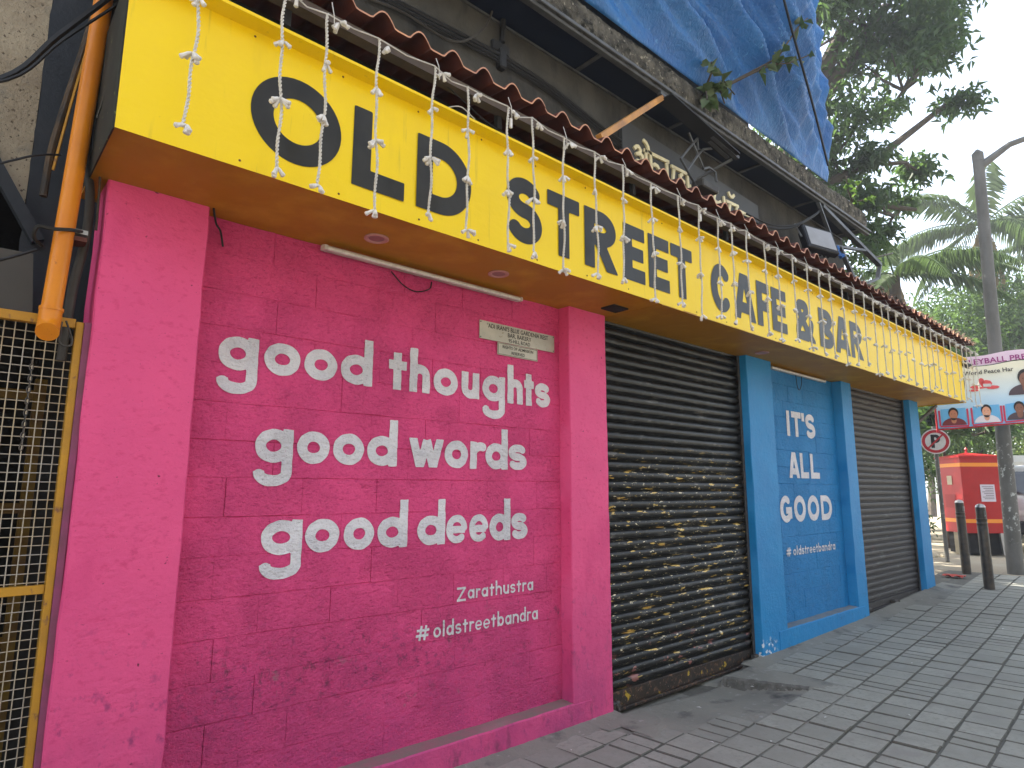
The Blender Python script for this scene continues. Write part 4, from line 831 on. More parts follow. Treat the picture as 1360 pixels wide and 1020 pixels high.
# ---------------------------------------------------------------- left side: gate, pipes, cables, neighbouring wall
gt = thing('mesh_gate', (-.2, .07, 0), 'yellow framed wire mesh gate left of the pink pillar', 'gate')
MB().box(.338, .364, .03, .085, .0, 2.16, bev=.002).build('frame_post', m_yframe, gt); MB().box(.3645, .3875, .02, .09, .0, 2.16).build('frame_post', m_purple, gt, label='purple pink oversprayed outer edge of the gate post')
MB().box(-1.2, .337, .04, .075, 2.135, 2.172, bev=.002).build('top_rail', m_yframe, gt); MB().box(-1.2, .337, .04, .075, 1.105, 1.137, bev=.002).build('middle_rail', m_yframe, gt)
MB().box(-1.2, .337, .04, .075, .02, .06, bev=.002).build('bottom_rail', m_yframe, gt); MB().box(-1.24, -1.2, .035, .08, 0, 2.17).build('frame_post', m_yframe, gt)
vm = MB().tube([(0, 0, .03), (0, 0, 1.1), (0, .001, 2.14)], .0021, 5).mesh('mesh_wire', m_wire, True); hm = MB().tube([(-1.2, 0, 0), (-.4, .001, .002), (.338, 0, 0)], .0021, 5).mesh('mesh_wire', m_wire, True)
for i in range(45): link('mesh_wire', vm, gt, loc=(.316-i*.0335+.2, -.005, random.uniform(-.002, .002)))
for i in range(61):
    z = .085+i*.0342
    if abs(z-1.12) > .02: link('mesh_wire', hm, gt, loc=(.2, .0, z))
rm = thing('passage', (0, 1, 0), 'dark narrow passage behind the wire mesh gate', 'passage')
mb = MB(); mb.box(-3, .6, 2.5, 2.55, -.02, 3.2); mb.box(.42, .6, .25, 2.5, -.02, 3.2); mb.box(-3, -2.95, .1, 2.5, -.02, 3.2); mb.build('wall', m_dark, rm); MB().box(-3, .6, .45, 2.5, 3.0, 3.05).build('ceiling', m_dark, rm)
ig = thing('inner_gate', (0, .9, 0), 'dimmed yellow inner gate in the dark behind the wire mesh', 'gate')
for x in (-.5, -.1, .10, .36): MB().box(x, x+.07, 1.75, 1.80, 0, 2.15, bev=.003).build('post', m_ydim, ig)
for z in (.6, 1.35, 2.02): MB().box(-.8, .42, 1.76, 1.79, z, z+.06, bev=.003).build('rail', m_ydim, ig)
mb = MB()
for k in range(16):
    z = 1.98-k*.022; mb.tube([(.212+.006*cos(a)*(k % 2), .035+.006*cos(a)*((k+1) % 2), z+.014*sin(a)) for a in np.linspace(0, 2*pi, 9)], .0022, 4)
tag(mb.build('chain', m_rail), 'rusty chain hanging on the wire mesh gate', 'chain')
mbx = thing('meter_box', (.13, .5, 1.5), 'pale meter box with a number behind the mesh gate', 'box'); MB().box(.02, .17, .45, .55, 1.45, 1.66, bev=.006).build('case', m_tube, mbx); text_obj('7', .135, 1.535, .447, .07, m_ink, mbx)
nb = thing('neighbour_wall', (-1, .4, 2.7), 'rough beige wall with a dark slate painted strip above the gate', 'wall')
mb = MB(); mb.add([(-2.5, .40, 2.62), (.04, .40, 2.86), (.142, .40, 2.70), (.142, .40, 6.5), (-2.5, .40, 6.5)], [(0, 1, 2, 3, 4)]); mb.box(-2.5, .142, .405, .6, 2.9, 6.5); mb.build('beige_render', m_beige, nb)
V = []
for i in range(60):
    z = 2.2+4.3*i/59; V += [(.142+random.uniform(-.004, .004), .392, z), (.60, .392, z)]
MB().add(V, [(i*2, i*2+1, i*2+3, i*2+2) for i in range(59)]).build('slate_strip', m_slate, nb)
MB().bar((-.12, .36, 3.10), (.20, .36, 2.56), .05, .05).build('drip_edge', m_slate, nb)
gp = thing('grey_panel', (.05, .2, 2.3), 'dull grey sheet metal panel above the top rail of the gate', 'panel'); mb = MB(); mb.add([(-.8, .20, 2.20), (.205, .20, 2.20), (.182, .20, 2.455), (-.8, .20, 2.44)], [(0, 1, 2, 3)]); mb.add([(-.8, .20, 2.44), (.182, .20, 2.455), (.182, .24, 2.455), (-.8, .24, 2.44)], [(0, 1, 2, 3)]); mb.box(-.8, .18, .205, .24, 2.2, 2.44); mb.build('sheet', m_greyp, gp)
op = thing('drain_pipe', (.24, -.02, 2.1), 'bright orange drain pipe with an elbow at its lower end, left of the yellow sign', 'pipe')
r0 = .0345; MB().tube([(.2465, -.015, 2.17), (.262, -.012, 2.60), (.2925, -.01, 3.5), (.315, -.01, 4.3)], r0, 20).build('pipe', m_orange, op, smooth=True)
MB().tube([(.2465, -.015, 2.185), (.2455, -.015, 2.14), (.243, -.03, 2.105), (.240, -.055, 2.085)], [r0+.004]*4, 20).build('elbow', m_orange, op, smooth=True); MB().tube([(.2472, -.015, 2.178), (.2476, -.015, 2.190)], r0+.0065, 20).build('collar', m_orange, op, smooth=True)
MB().box(.288, .335, -.025, .06, 2.478, 2.496).build('clamp', m_rust, op); MB().box(.288, .335, -.025, .06, 2.508, 2.526).build('clamp', m_metaledge, op)
wire([(.195, .02, 2.44), (.165, -.02, 2.455), (.17, -.055, 2.49), (.22, -.058, 2.493), (.275, -.056, 2.505), (.315, -.02, 2.52)], .0075, 'black cable hooked round the orange pipe')
wire([(.325, .06, 3.5), (.305, .07, 2.95), (.335, .06, 2.72), (.338, .06, 2.52), (.315, .06, 2.3), (.305, .06, 2.0)], .018, 'dark grey conduit bending down between the orange pipe and the pink pillar', m_greycond, n=10)
wire([(.285, .12, 3.6), (.245, .12, 3.3), (.205, .12, 3.0), (.19, .12, 2.85), (.185, .12, 2.68)], .014, 'brown stained pipe on the slate strip left of the orange pipe', m_cableb, n=8)
wire([(.27, .10, 3.4), (.23, .11, 3.05), (.205, .11, 2.8)], .006, 'thin ochre cable beside the brown stained pipe', m_yframe)
wire([(.345, .02, 3.2), (.352, .0, 2.9), (.36, .01, 2.72), (.365, .01, 2.55)], .005, 'thin pinkish brown cable hanging beside the pink pillar top', m_cableb)
wire([(-.35, -.22, 2.72), (-.0, -.12, 3.0), (.15, -.11, 3.26), (.34, -.12, 3.58)], .012, 'thick black cable bundle crossing in front of the orange pipe'); wire([(-.3, -.22, 2.76), (.02, -.13, 3.0), (.17, -.12, 3.25), (.40, -.12, 3.6)], .006, 'thin black cable running with the thick bundle at upper left')
wire([(-.15, .0, 2.60), (.03, .0, 2.72), (.14, .01, 2.80), (.22, .08, 2.86)], .0045, 'thin dark wire reaching across the beige wall to the pipes'); wire([(-.1, -.02, 2.27), (.05, -.01, 2.33), (.18, .02, 2.42)], .006, 'thin black cable crossing the grey panel')
wire([(.285, -.02, 2.14), (.283, -.03, 2.06), (.31, -.03, 2.045), (.325, -.02, 2.07), (.30, .0, 2.15)], .004, 'loose grey wire loop below the orange pipe', m_greycond)
wire([(.31, -.10, 2.98), (.33, -.2, 3.12), (.335, -.3, 3.2)], .004, 'thin grey wire against the dark end of the sign', m_greycond)

# ---------------------------------------------------------------- right side: street furniture
def bollard(x, y, label):
    z = gz(x)-.02; t = thing('bollard', (x, y, z), label, 'bollard', 'bollards at the end of the pavement')
    MB().lathe((x, y, z), [(.064, 0), (.064, .85), (.062, .86), (.062, .885), (.066, .89), (.066, .91), (.062, .915), (.062, .94), (.066, .945), (.066, .965), (.061, .97), (.061, 1.12)], 20).build('post', m_bollard, t, smooth=True)
    MB().lathe((x, y, z+1.12), [(.061, 0), (.058, .018), (.045, .036), (.02, .047), (.001, .05)], 20).build('cap', m_silver, t, smooth=True)
    d = (Vector((camp.x-x, camp.y-y, 0))).normalized(); a0 = atan2(d.y, d.x)+.5; MB().add([(x+.0665*cos(a0+q*.25), y+.0665*sin(a0+q*.25), z+zz) for zz in (.99, 1.07) for q in range(4)], [(q, q+1, q+5, q+4) for q in range(3)]).build('faded_sticker', m_pole, t)
bollard(10.86, -.57, 'dark metal bollard nearer the camera, in front of the red letter box'); bollard(12.31, .03, 'dark brown bollard farther back, beside the far blue pillar')
# letter box
LBx, LBy = 16.02, .72; phi = radians(135)
n1 = Vector((cos(radians(225)), sin(radians(225)), 0)); n2 = Vector((cos(phi), sin(phi), 0)); c0 = Vector((LBx, LBy, 0)); hA = .405
lbx = thing('letter_box', (LBx, LBy, gz(16)), 'big red letter box with orange stripes and peaked lid on a cream stand', 'letter box')
def P3(a, b, z, c=1.0): v = c0+n1*a*c+n2*b*c; return (v.x, v.y, z)
def prism(mb, h, z0, z1, h1=None, mi=0):
    h1 = h1 or h; v = [P3(sa*h, sb*h, z0) for sa, sb in ((-1, -1), (1, -1), (1, 1), (-1, 1))]+[P3(sa*h1, sb*h1, z1) for sa, sb in ((-1, -1), (1, -1), (1, 1), (-1, 1))]
    return mb.add(v, [(3, 2, 1, 0), (4, 5, 6, 7), (0, 1, 5, 4), (1, 2, 6, 5), (2, 3, 7, 6), (3, 0, 4, 7)], mi)
mb = MB(); prism(mb, hA, .66, 2.16, hA*.985); mb.build('body', m_red, lbx)
mb = MB(); prism(mb, hA*1.05, 2.16, 2.20); v = [P3(sa*hA*1.05, sb*hA*1.05, 2.20) for sa, sb in ((-1, -1), (1, -1), (1, 1), (-1, 1))]+[P3(0, 0, 2.28)]; mb.add(v, [(0, 1, 4), (1, 2, 4), (2, 3, 4), (3, 0, 4)]); mb.build('lid', m_red, lbx)
mb = MB(); mb.lathe(P3(0, 0, 2.27), [(.03, 0), (.02, .05), (.035, .08), (.001, .13)], 8); mb.build('finial', m_red, lbx)
for z in (.86, 1.98): mb = MB(); prism(mb, hA*1.004, z, z+.075); mb.build('stripe', m_stripe, lbx)
mb = MB(); v = [P3(hA+.006, b, z) for b, z in ((-.22, 1.28), (.06, 1.28), (.06, 1.62), (-.22, 1.62))]; mb.add(v, [(0, 1, 2, 3)]); mb.build('notice', m_paper, lbx)
mb = MB()
for k in range(8): z = 1.57-k*.034; mb.add([P3(hA+.009, b, zz) for b, zz in ((-.19, z), (.03-.03*(k % 3), z), (.03-.03*(k % 3), z+.010), (-.19, z+.010))], [(0, 1, 2, 3)])
mb.build('notice_print', m_greyp, lbx)
mb = MB(); mb.add([P3(b, hA+.006, z) for b, z in ((-.06, 1.62), (.10, 1.62), (.10, 1.80), (-.06, 1.80))], [(0, 1, 2, 3)]); mb.build('slot_plate', m_cream, lbx)
mb = MB(); mb.add([P3(b, hA+.006, z) for b, z in ((-.18, 1.15), (.16, 1.15), (.16, 1.42), (-.18, 1.42))], [(0, 1, 2, 3)]); mb.build('panel_mark', M('deep_red_mark', (.30, .01, .01), .5), lbx)
mb = MB(); mb.box(15.72, 15.98, .78, 1.02, .22, .66); mb.build('stand', m_cream, lbx); mb = MB(); prism(mb, .33, .24, .66); mb.build('stand_core', m_dark, lbx)
mb = MB(); mb.bar(P3(.40, -.25, .66), P3(.44, -.25, .24), .07, .05); mb.build('stand_leg', m_metaledge, lbx)
# no-parking sign
ps = thing('road_sign', (13.95, .7, .2), 'round no parking sign with a crossed black P behind the far blue pillar', 'sign')
MB().tube([(14.02, .73, .2), (14.02, .73, 2.7)], .035, 10).build('pole', m_pole, ps, smooth=True)
sd_ = (camp-Vector((13.95, .7, 2.41))); sd_.z = 0; sd_.normalize()
def disc(r, off, mat, name, rin=0):
    c = Vector((13.97, .71, 2.41))+sd_*off; MB().lathe(c, [(r, 0), (r, .004)] if not rin else [(rin, 0), (r, 0), (r, .004), (rin, .004)], 32, ax=sd_).build(name, mat, ps)
disc(.235, .03, m_signw, 'disc'); 
mbr = MB(); sx = Vector((0, 0, 1)).cross(sd_); cpt = Vector((13.97, .71, 2.41))
ring = []
for k in range(33):
    a = 2*pi*k/32; ring.append((cos(a), sin(a)))
for k in range(32):
    q = [cpt+sd_*.037+sx*a*rr+Vector((0, 0, b*rr)) for (a, b), rr in ((ring[k], .165), (ring[k], .215), (ring[k+1], .215), (ring[k+1], .165))]; mbr.add(q, [(0, 1, 2, 3)])
d1 = [cpt+sd_*.041+sx*a+Vector((0, 0, b)) for a, b in ((.115, .135), (.135, .115), (-.115, -.135), (-.135, -.115))]; mbr.add(d1, [(0, 1, 2, 3)]); mbr.build('red_ring_and_bar', m_signr, ps)
st, cl = glyph('P', .15, .25, .055); mb = MB()
for pl in fill(st, cl, .055, .006): mb.add([tuple(cpt+sd_*.0385+sx*(x-.07)+Vector((0, 0, z-.12))) for x, z in pl], [tuple(range(len(pl)))])
mb.build('letter', m_signk, ps)
# utility pole
up = thing('utility_pole', (13.02, -.46, .2), 'tall grey utility pole carrying the banner, with a slanting arm near its top', 'pole')
MB().tube([(13.02, -.46, .15), (12.9, -.55, 3.0), (12.68, -.70, 7.1)], [.115, .10, .08], 14).build('shaft', m_pole, up, smooth=True); MB().tube([(12.68, -.7, 6.95), (12.95, -1.1, 7.3), (13.4, -1.75, 7.55)], [.07, .05, .04], 8).build('arm', m_pole, up, smooth=True)
MB().lathe((12.68, -.70, 7.05), [(.085, 0), (.085, .15), (.02, .22)], 10).build('cap', m_pole, up)
# banner
BL, BR = Vector((12.30, .22, 0)), Vector((12.72, -1.45, 0)); bd = (BR-BL); BLn = bd.length; bd.normalize(); bn_ = Vector((-abs(bd.y), -bd.x*1.0, 0)); bn_ = Vector((bd.y, -bd.x, 0)); 
if bn_.dot(camp-BL) < 0: bn_ = -bn_
bt = thing('banner', (12.4, -.3, 2.5), 'printed event banner with portraits hung across the pavement from the grey pole', 'banner')
t = NT('printed_banner'); zc = t.axis(2)
cB = t.mix(t.ramp(zc, 2.55, 3.05), srgb(120, 190, 235), srgb(205, 225, 235)); cB = t.mix(t.ramp(zc, 3.0, 3.45), cB, srgb(238, 232, 205)); t.link(cB, t.b.inputs['Base Color']); t.b.inputs['Roughness'].default_value = .5; m_ban = t.m
def bq(mb, u0, u1, z0, z1, off, sl=.05, mi=0):
    pt = lambda u, z: tuple(BL+bd*u+bn_*off+Vector((0, 0, z+sl*u+.012*sin(u*9+z*3)))); mb.add([pt(u0, z0), pt(u1, z0), pt(u1, z1), pt(u0, z1)], [(0, 1, 2, 3)], mi)
mb = MB()
for i in range(16): bq(mb, BLn*i/16, BLn*(i+1)/16, 2.50, 3.47, 0)
mb.build('sheet', m_ban, bt)
mb = MB()
for i in range(14): bq(mb, .32+(BLn-.32)*i/14, .32+(BLn-.32)*(i+1)/14, 3.478, 3.64, -.01, .06)
mb.build('header_strip', M('banner_pink_header', srgb(232, 205, 222), .5), bt)
m_frm = M('portrait_frame_red', srgb(200, 60, 90), .5); m_skyp = M('portrait_backdrop', srgb(110, 180, 225), .5); m_skin = [M('printed_skin_%s' % n_, srgb(*c), .5) for n_, c in (('tan', (190, 125, 95)), ('pale', (225, 165, 135)), ('brown', (140, 95, 75)))]
m_hair = M('printed_hair', srgb(35, 28, 26), .5); m_sh = [M('printed_shirt_%s' % n_, srgb(*c), .5) for n_, c in (('maroon', (120, 50, 55)), ('white', (225, 220, 225)), ('grey', (85, 70, 75)))]
def portrait(uc, z0, s, k):
    pt = lambda a, b, o: tuple(BL+bd*(uc+a*s)+bn_*o+Vector((0, 0, z0+b*s+.05*uc)))
    def el_(ca, cb, ra, rb, o, mat, a0=0, a1=360, nm='portrait'): 
        pts_ = [pt(ca+ra*cos(radians(a0+(a1-a0)*i/18)), cb+rb*sin(radians(a0+(a1-a0)*i/18)), o) for i in range(18)]; MB().add(pts_, [tuple(range(18))]).build(nm, mat, bt)
    el_(0, .0, .46, .34, .010, m_sh[k], 0, 190, 'printed_shoulders'); el_(0, .22, .10, .14, .011, m_skin[k % 3], 0, 360, 'printed_neck'); el_(0, .56, .19, .25, .012, m_hair, 0, 360, 'printed_hair'); el_(0, .47, .155, .235, .014, m_skin[k % 3], 0, 360, 'printed_face')
    el_(0, .33, .115, .105, .016, m_hair if k != 2 else m_skin[2], 180, 360, 'printed_beard'); el_(0, .375, .045, .012, .0175, m_signw if k == 1 else m_skin[0], 0, 360, 'printed_mouth')
    for sgn in (-1, 1): el_(sgn*.062, .515, .022, .009, .0175, m_hair, 0, 360, 'printed_eye')
for k, uc in enumerate((.24, .68, 1.10, 1.50)):
    mb = MB(); bq(mb, uc-.17, uc+.17, 2.535, 2.82, .006); mb.build('portrait_panel', m_skyp, bt); mb = MB(); bq(mb, uc-.195, uc+.195, 2.515, 2.54, .008); bq(mb, uc+.18, uc+.205, 2.54, 2.80, .008); bq(mb, uc-.205, uc-.18, 2.54, 2.80, .008); mb.build('portrait_frame', m_frm, bt)
    portrait(uc, 2.545, .36, k % 3)
portrait(1.22, 2.93, .50, 2)
mb = MB()
for (u, z, a, b) in ((.62, 3.13, .12, .035), (.72, 3.17, .08, .06), (.55, 3.08, .07, .02), (.80, 3.10, .09, .03), (.66, 3.22, .04, .05)):
    mb.add([tuple(BL+bd*(u+a*cos(q*pi/4))+bn_*.009+Vector((0, 0, z+b*sin(q*pi/4)+.05*u))) for q in range(8)], [tuple(range(8))])
mb.build('printed_emblem', M('printed_emblem_red', srgb(225, 90, 90), .5), bt)
mb = MB(); bq(mb, .68, .78, 3.12, 3.17, .012); mb.build('printed_emblem', m_signw, bt)
ax_rot = Matrix((( bd.x, 0, bn_.x), (bd.y, 0, bn_.y), (0, 1, 0))).to_4x4()
def btxt(txt, u, z, size, mat, sx=1, off=.012): p = BL+bd*u+bn_*off; o = text_obj(txt, p.x, z, p.y, size, mat, bt, 'LEFT', sx, 'printed_text', rot=Matrix.Rotation(radians(1.8), 4, bn_) @ ax_rot)
btxt('LEYBALL PRE', .52, 3.53, .125, M('banner_magenta_ink', srgb(150, 40, 120), .5), 1.05, .004); btxt('World Peace Har', .44, 3.36, .095, m_greycond, .95)
mb = MB(); mb.tube([BL+Vector((0, 0, 2.45)), BL+Vector((0, 0, 3.5))], .015, 6); mb.tube([BR+Vector((0, 0, 2.5)), BR+Vector((0, 0, 3.7))], .015, 6); mb.tube([BL+Vector((0, 0, 2.49)), BR+Vector((0, 0, 2.58))], .012, 6); mb.build('batten', m_signr, bt)
tag(MB().bar((11.13, -.1, 2.76), (10.62, .05, 2.45), .035).build('steel_brace', m_pole), 'thin grey steel brace under the far end of the yellow sign', 'brace')
cm = thing('security_camera', (11.2, -.5, 3.2), 'small black security camera at the far end of the yellow sign', 'camera'); MB().tube([(11.17, -.5, 3.36), (11.32, -.52, 3.34)], .045, 10).build('body', m_floodb, cm, smooth=True); MB().tube([(11.16, -.5, 3.55), (11.18, -.5, 3.38)], .02, 6).build('arm', m_floodb, cm)
wire([(11.16, -.46, 3.3), (11.2, -.47, 3.1), (11.19, -.46, 2.9), (11.22, -.46, 2.78)], .008, 'black cable dangling from the far end of the sign', cat='cable')

# vehicles
def vehicle(name, prof, width, wheels, mat, loc, rz, label, cat, glassz, wr=.34):
    t = thing(name, loc, label, cat, rz=rz); T = Matrix.Translation(loc) @ Matrix.Rotation(rz, 4, 'Z')
    def put(mb, nm, mats, sm=False): mb.v = [tuple(T @ Vector(v)) for v in mb.v]; return mb.build(nm, mats, t, smooth=sm)
    mb = MB(); n_ = len(prof); half = width/2; rows = []
    def taper(z): return 1-.13*max(0, min(1, (z-glassz[0])/(glassz[1]-glassz[0])))
    for s, ins in ((-1, 0), (-1, 1), (1, 1), (1, 0)):
        k = .985 if ins == 0 else 1.0; rows.append([(x*(.985 if ins == 0 else 1), s*half*taper(z)*(1 if ins == 0 else .95), z*(1 if ins else .992)) for x, z in prof])
    V = [p for r in rows for p in r]; Fs = [tuple(range(n_))[::-1], tuple(3*n_+i for i in range(n_))]
    for r in range(3): Fs += [(r*n_+i, r*n_+(i+1) % n_, (r+1)*n_+(i+1) % n_, (r+1)*n_+i) for i in range(n_)]
    put(mb.add(V, Fs), 'body', mat, True)
    for x in wheels:
        for s in (-1, 1):
            o = put(MB().lathe((x, s*(half-.10), wr), [(wr*.6, -.11), (wr*.95, -.11), (wr, -.08), (wr, .08), (wr*.95, .11), (wr*.6, .11)], 20, ax=Vector((0, 1, 0))), 'tyre', m_tyre, True)
            put(MB().lathe((x, s*(half+.005), wr), [(wr*.58, -.02), (wr*.5, .008), (wr*.15, .0), (.02, .012)], 14, ax=Vector((0, s, 0))), 'rim', m_silver)
    return t, put
prof = [(-2.15, .38), (-2.2, .62), (-2.18, 1.02), (-2.06, 1.15), (-1.86, 1.70), (-1.72, 1.78), (-.2, 1.82), (.55, 1.76), (1.25, 1.16), (2.05, 1.02), (2.25, .80), (2.25, .38)]
t1, put = vehicle('parked_car', prof, 1.80, (-1.35, 1.38), m_carw, (18.95, .0, .26), radians(3), 'silver hatchback parked behind the red letter box and the pole', 'car', (1.1, 1.8))
mb = MB(); 
for s in (-1, 1):
    for x0, x1 in ((-1.75, -1.05), (-1.0, -.15), (-.1, .75)):
        f = .90*(1-.13*.05); mb.add([(x0, s*(.905), 1.16), (x1+(.25 if x1 > .5 else 0), s*.905, 1.16), (x1-.15*(x1 > .5), s*.805, 1.68), (x0+.08, s*.805, 1.68)], [(0, 1, 2, 3)])
put(mb, 'side_window', m_glass); put(MB().add([(-2.085, -.74, 1.18), (-2.085, .74, 1.18), (-1.905, .66, 1.64), (-1.905, -.66, 1.64)], [(0, 1, 2, 3)]), 'rear_window', m_glass)
for s in (-1, 1): put(MB().box(-2.23, -2.10, min(s*.62, s*.86), max(s*.62, s*.86), .78, 1.10, bev=.02), 'tail_lamp', m_tail)
put(MB().box(-2.30, -2.10, -.86, .86, .36, .62, bev=.04), 'rear_bumper', m_plastic); put(MB().box(-2.225, -2.20, -.22, .22, .74, .84), 'number_plate', m_signw); put(MB().box(.35, .50, .92, 1.10, 1.05, 1.22, bev=.03), 'wing_mirror', m_plastic)
prof = [(-2.4, .40), (-2.45, 1.0), (-2.40, 2.0), (-2.2, 2.18), (1.2, 2.20), (1.75, 1.98), (2.3, 1.2), (2.45, .9), (2.45, .40)]
t2, put = vehicle('parked_van', prof, 1.85, (-1.5, 1.55), m_vanw, (24.2, .62, .27), radians(8), 'cream white van parked farther off behind the letter box', 'van', (1.2, 2.2))
mb = MB()
for s in (-1, 1):
    for x0, x1 in ((-2.1, -1.1), (-1.0, .0), (.1, 1.1)): mb.add([(x0, s*.93, 1.25), (x1, s*.93, 1.25), (x1, s*.855, 1.82), (x0, s*.855, 1.82)], [(0, 1, 2, 3)])
put(mb, 'side_window', m_glass); put(MB().add([(-2.46, -.72, 1.3), (-2.46, .72, 1.3), (-2.425, .66, 1.86), (-2.425, -.66, 1.86)], [(0, 1, 2, 3)]), 'rear_window', m_glass)
put(MB().add([(-2.432, -.12, 1.95), (-2.432, .12, 1.95), (-2.415, 0, 2.12)], [(0, 1, 2)]), 'triangle_mark', m_signk)
for s in (-1, 1): put(MB().box(-2.48, -2.38, min(s*.7, s*.88), max(s*.7, s*.88), .85, 1.15, bev=.02), 'tail_lamp', m_tail)
put(MB().box(-2.55, -2.35, -.88, .88, .36, .6, bev=.04), 'rear_bumper', m_plastic)

# rubble, red scrap, cut branches
mb = MB()
for k in range(60):
    x, y = 12.9+random.random()*2.3, 1.0+random.random()*1.3; s = random.uniform(.03, .12); z = gz(x)-.04
    mb.lathe((x, y, z), [(s, 0), (s*1.1, s*.4), (s*.6, s*.9), (.005, s)], 6)
tag(mb.build('rubble', m_cream), 'heap of pale rubble behind the far blue pillar', 'rubble', kind='stuff')
V = []
for i in range(7):
    for j in range(7): V.append((11.62+.03*i, .02+.045*j-.1, gz(11.6)+.01+.035*abs(sin(i*1.3+j*2))))
tag(npmesh('cloth_scrap', V, np.array([(i*7+j, (i+1)*7+j, (i+1)*7+j+1, i*7+j+1) for i in range(6) for j in range(6)]), M('bright_red_plastic', (.5, .05, .03), .5)), 'crumpled bright red plastic scrap on the ground by the far pillar', 'litter')
# low wall / railing and dark gate behind the sign pole
rl = thing('railing', (15, 2.6, .2), 'dark iron railing behind the no parking sign', 'railing')
for k in range(26): x = 11.2+k*.22; MB().bar((x, 2.2+.05*k, .2), (x, 2.2+.05*k, 1.75), .025).build('baluster', m_bollard, rl)
MB().bar((11.1, 2.18, 1.7), (17.0, 3.5, 1.7), .05).build('rail', m_bollard, rl); MB().bar((11.1, 2.18, .4), (17.0, 3.5, .4), .05).build('rail', m_bollard, rl)

# ---------------------------------------------------------------- trees
def sprays(tips, nl, size, spread, wid=.32, droop=.35, hang=.5):
    """whorls of leaves round each twig tip"""
    tips = np.asarray(tips); n_ = len(tips); C = np.repeat(tips, nl, 0)+RNG.normal(size=(n_*nl, 3))*spread
    D = RNG.normal(size=(n_*nl, 3)); D[:, 2] -= hang; Nn = RNG.normal(size=(n_*nl, 3))*.6+np.array([0, 0, 1]); Lw = np.stack([RNG.uniform(.65, 1.25, n_*nl)*size, RNG.uniform(.8, 1.2, n_*nl)*size*wid], 1)
    return leafquads(C, D, Nn, Lw, droop=droop)
def tree(base, limbs, clumps, mat, label, name='tree', leaf=.15, nl=9, dens=1., trunk_r=.3, group=None, wid=.32, hang=.5, spread=.07):
    t = thing(name, base, label, 'tree', group); mb = MB()
    for pts, r in limbs: mb.tube(pts, [r*(1-.65*i/(len(pts)-1)) for i in range(len(pts))], 8)
    tips = []
    for (cx, cy, cz, rx, ry, rz, n_) in clumps:
        n_ = int(n_*dens); k = max(4, n_//26); hubs = RNG.normal(size=(k, 3)); hubs /= np.linalg.norm(hubs, axis=1, keepdims=True); hubs *= RNG.uniform(.35, 1, (k, 1))**.6
        hubs = hubs*np.array([rx, ry, rz])+np.array([cx, cy, cz]); sc = .30*min(rx, rz)
        for h_ in hubs:
            a = Vector((cx, cy, cz-.3*rz)); mb.tube([a, a.lerp(Vector(h_), .5)+Vector((0, 0, -.1)), Vector(h_)], [.035, .022, .010], 4)
        tp_ = hubs[RNG.integers(0, k, n_)]+RNG.normal(size=(n_, 3))*sc*np.array([1, 1, .75]); tips.append(tp_)
    mb.build('trunk', m_bark, t, smooth=True); tips = np.concatenate(tips); V, T = sprays(tips, nl, leaf, spread, wid, hang=hang)
    npmesh('crown', V, T, mat, t); return t
# big dark tree behind the building, its limb crossing the sky beside the tarpaulin
tree((12.6, 3.3, .2), [([(12.6, 3.3, .2), (12.4, 3.1, 3.5), (12.1, 2.7, 6.5), (12.3, 2.0, 9.0), (12.9, 1.2, 11)], .38), ([(12.2, 2.4, 7.6), (12.6, 1.7, 9.4), (13.3, .6, 11.2)], .26), ([(12.2, 2.4, 7.2), (13.2, 1.0, 8.0), (14.3, -.3, 9.3)], .12), ([(12.2, 2.4, 6.8), (13.2, 1.4, 7.2), (13.9, .6, 7.0)], .10)],
     [(12.2, 1.9, 10.6, 1.5, 1.3, 1.2, 420), (13.0, .9, 11.0, 1.4, 1.4, 1.0, 560), (13.5, .5, 9.6, 1.1, 1.1, .8, 420), (14.1, -.1, 10.9, .7, .8, .8, 170), (12.7, 1.6, 8.4, 1.1, 1.0, .9, 360), (13.5, .6, 8.0, .8, .9, .45, 150), (14.2, -.25, 9.2, .55, .6, .35, 70), (12.9, 1.5, 6.7, .9, .9, .8, 260), (13.5, .9, 7.0, .7, .7, .5, 150), (11.7, 2.3, 7.6, .9, .9, 1.0, 200), (11.9, 2.0, 5.9, .7, .7, .8, 160), (12.2, 1.9, 12.6, 1.8, 1.6, 1.0, 400), (14.0, .0, 12.6, 1.2, 1.4, .8, 260)],
     m_leafd, 'big dark leafy tree rising beyond the end of the building, crown against the sky', leaf=.20, nl=8, dens=.58)
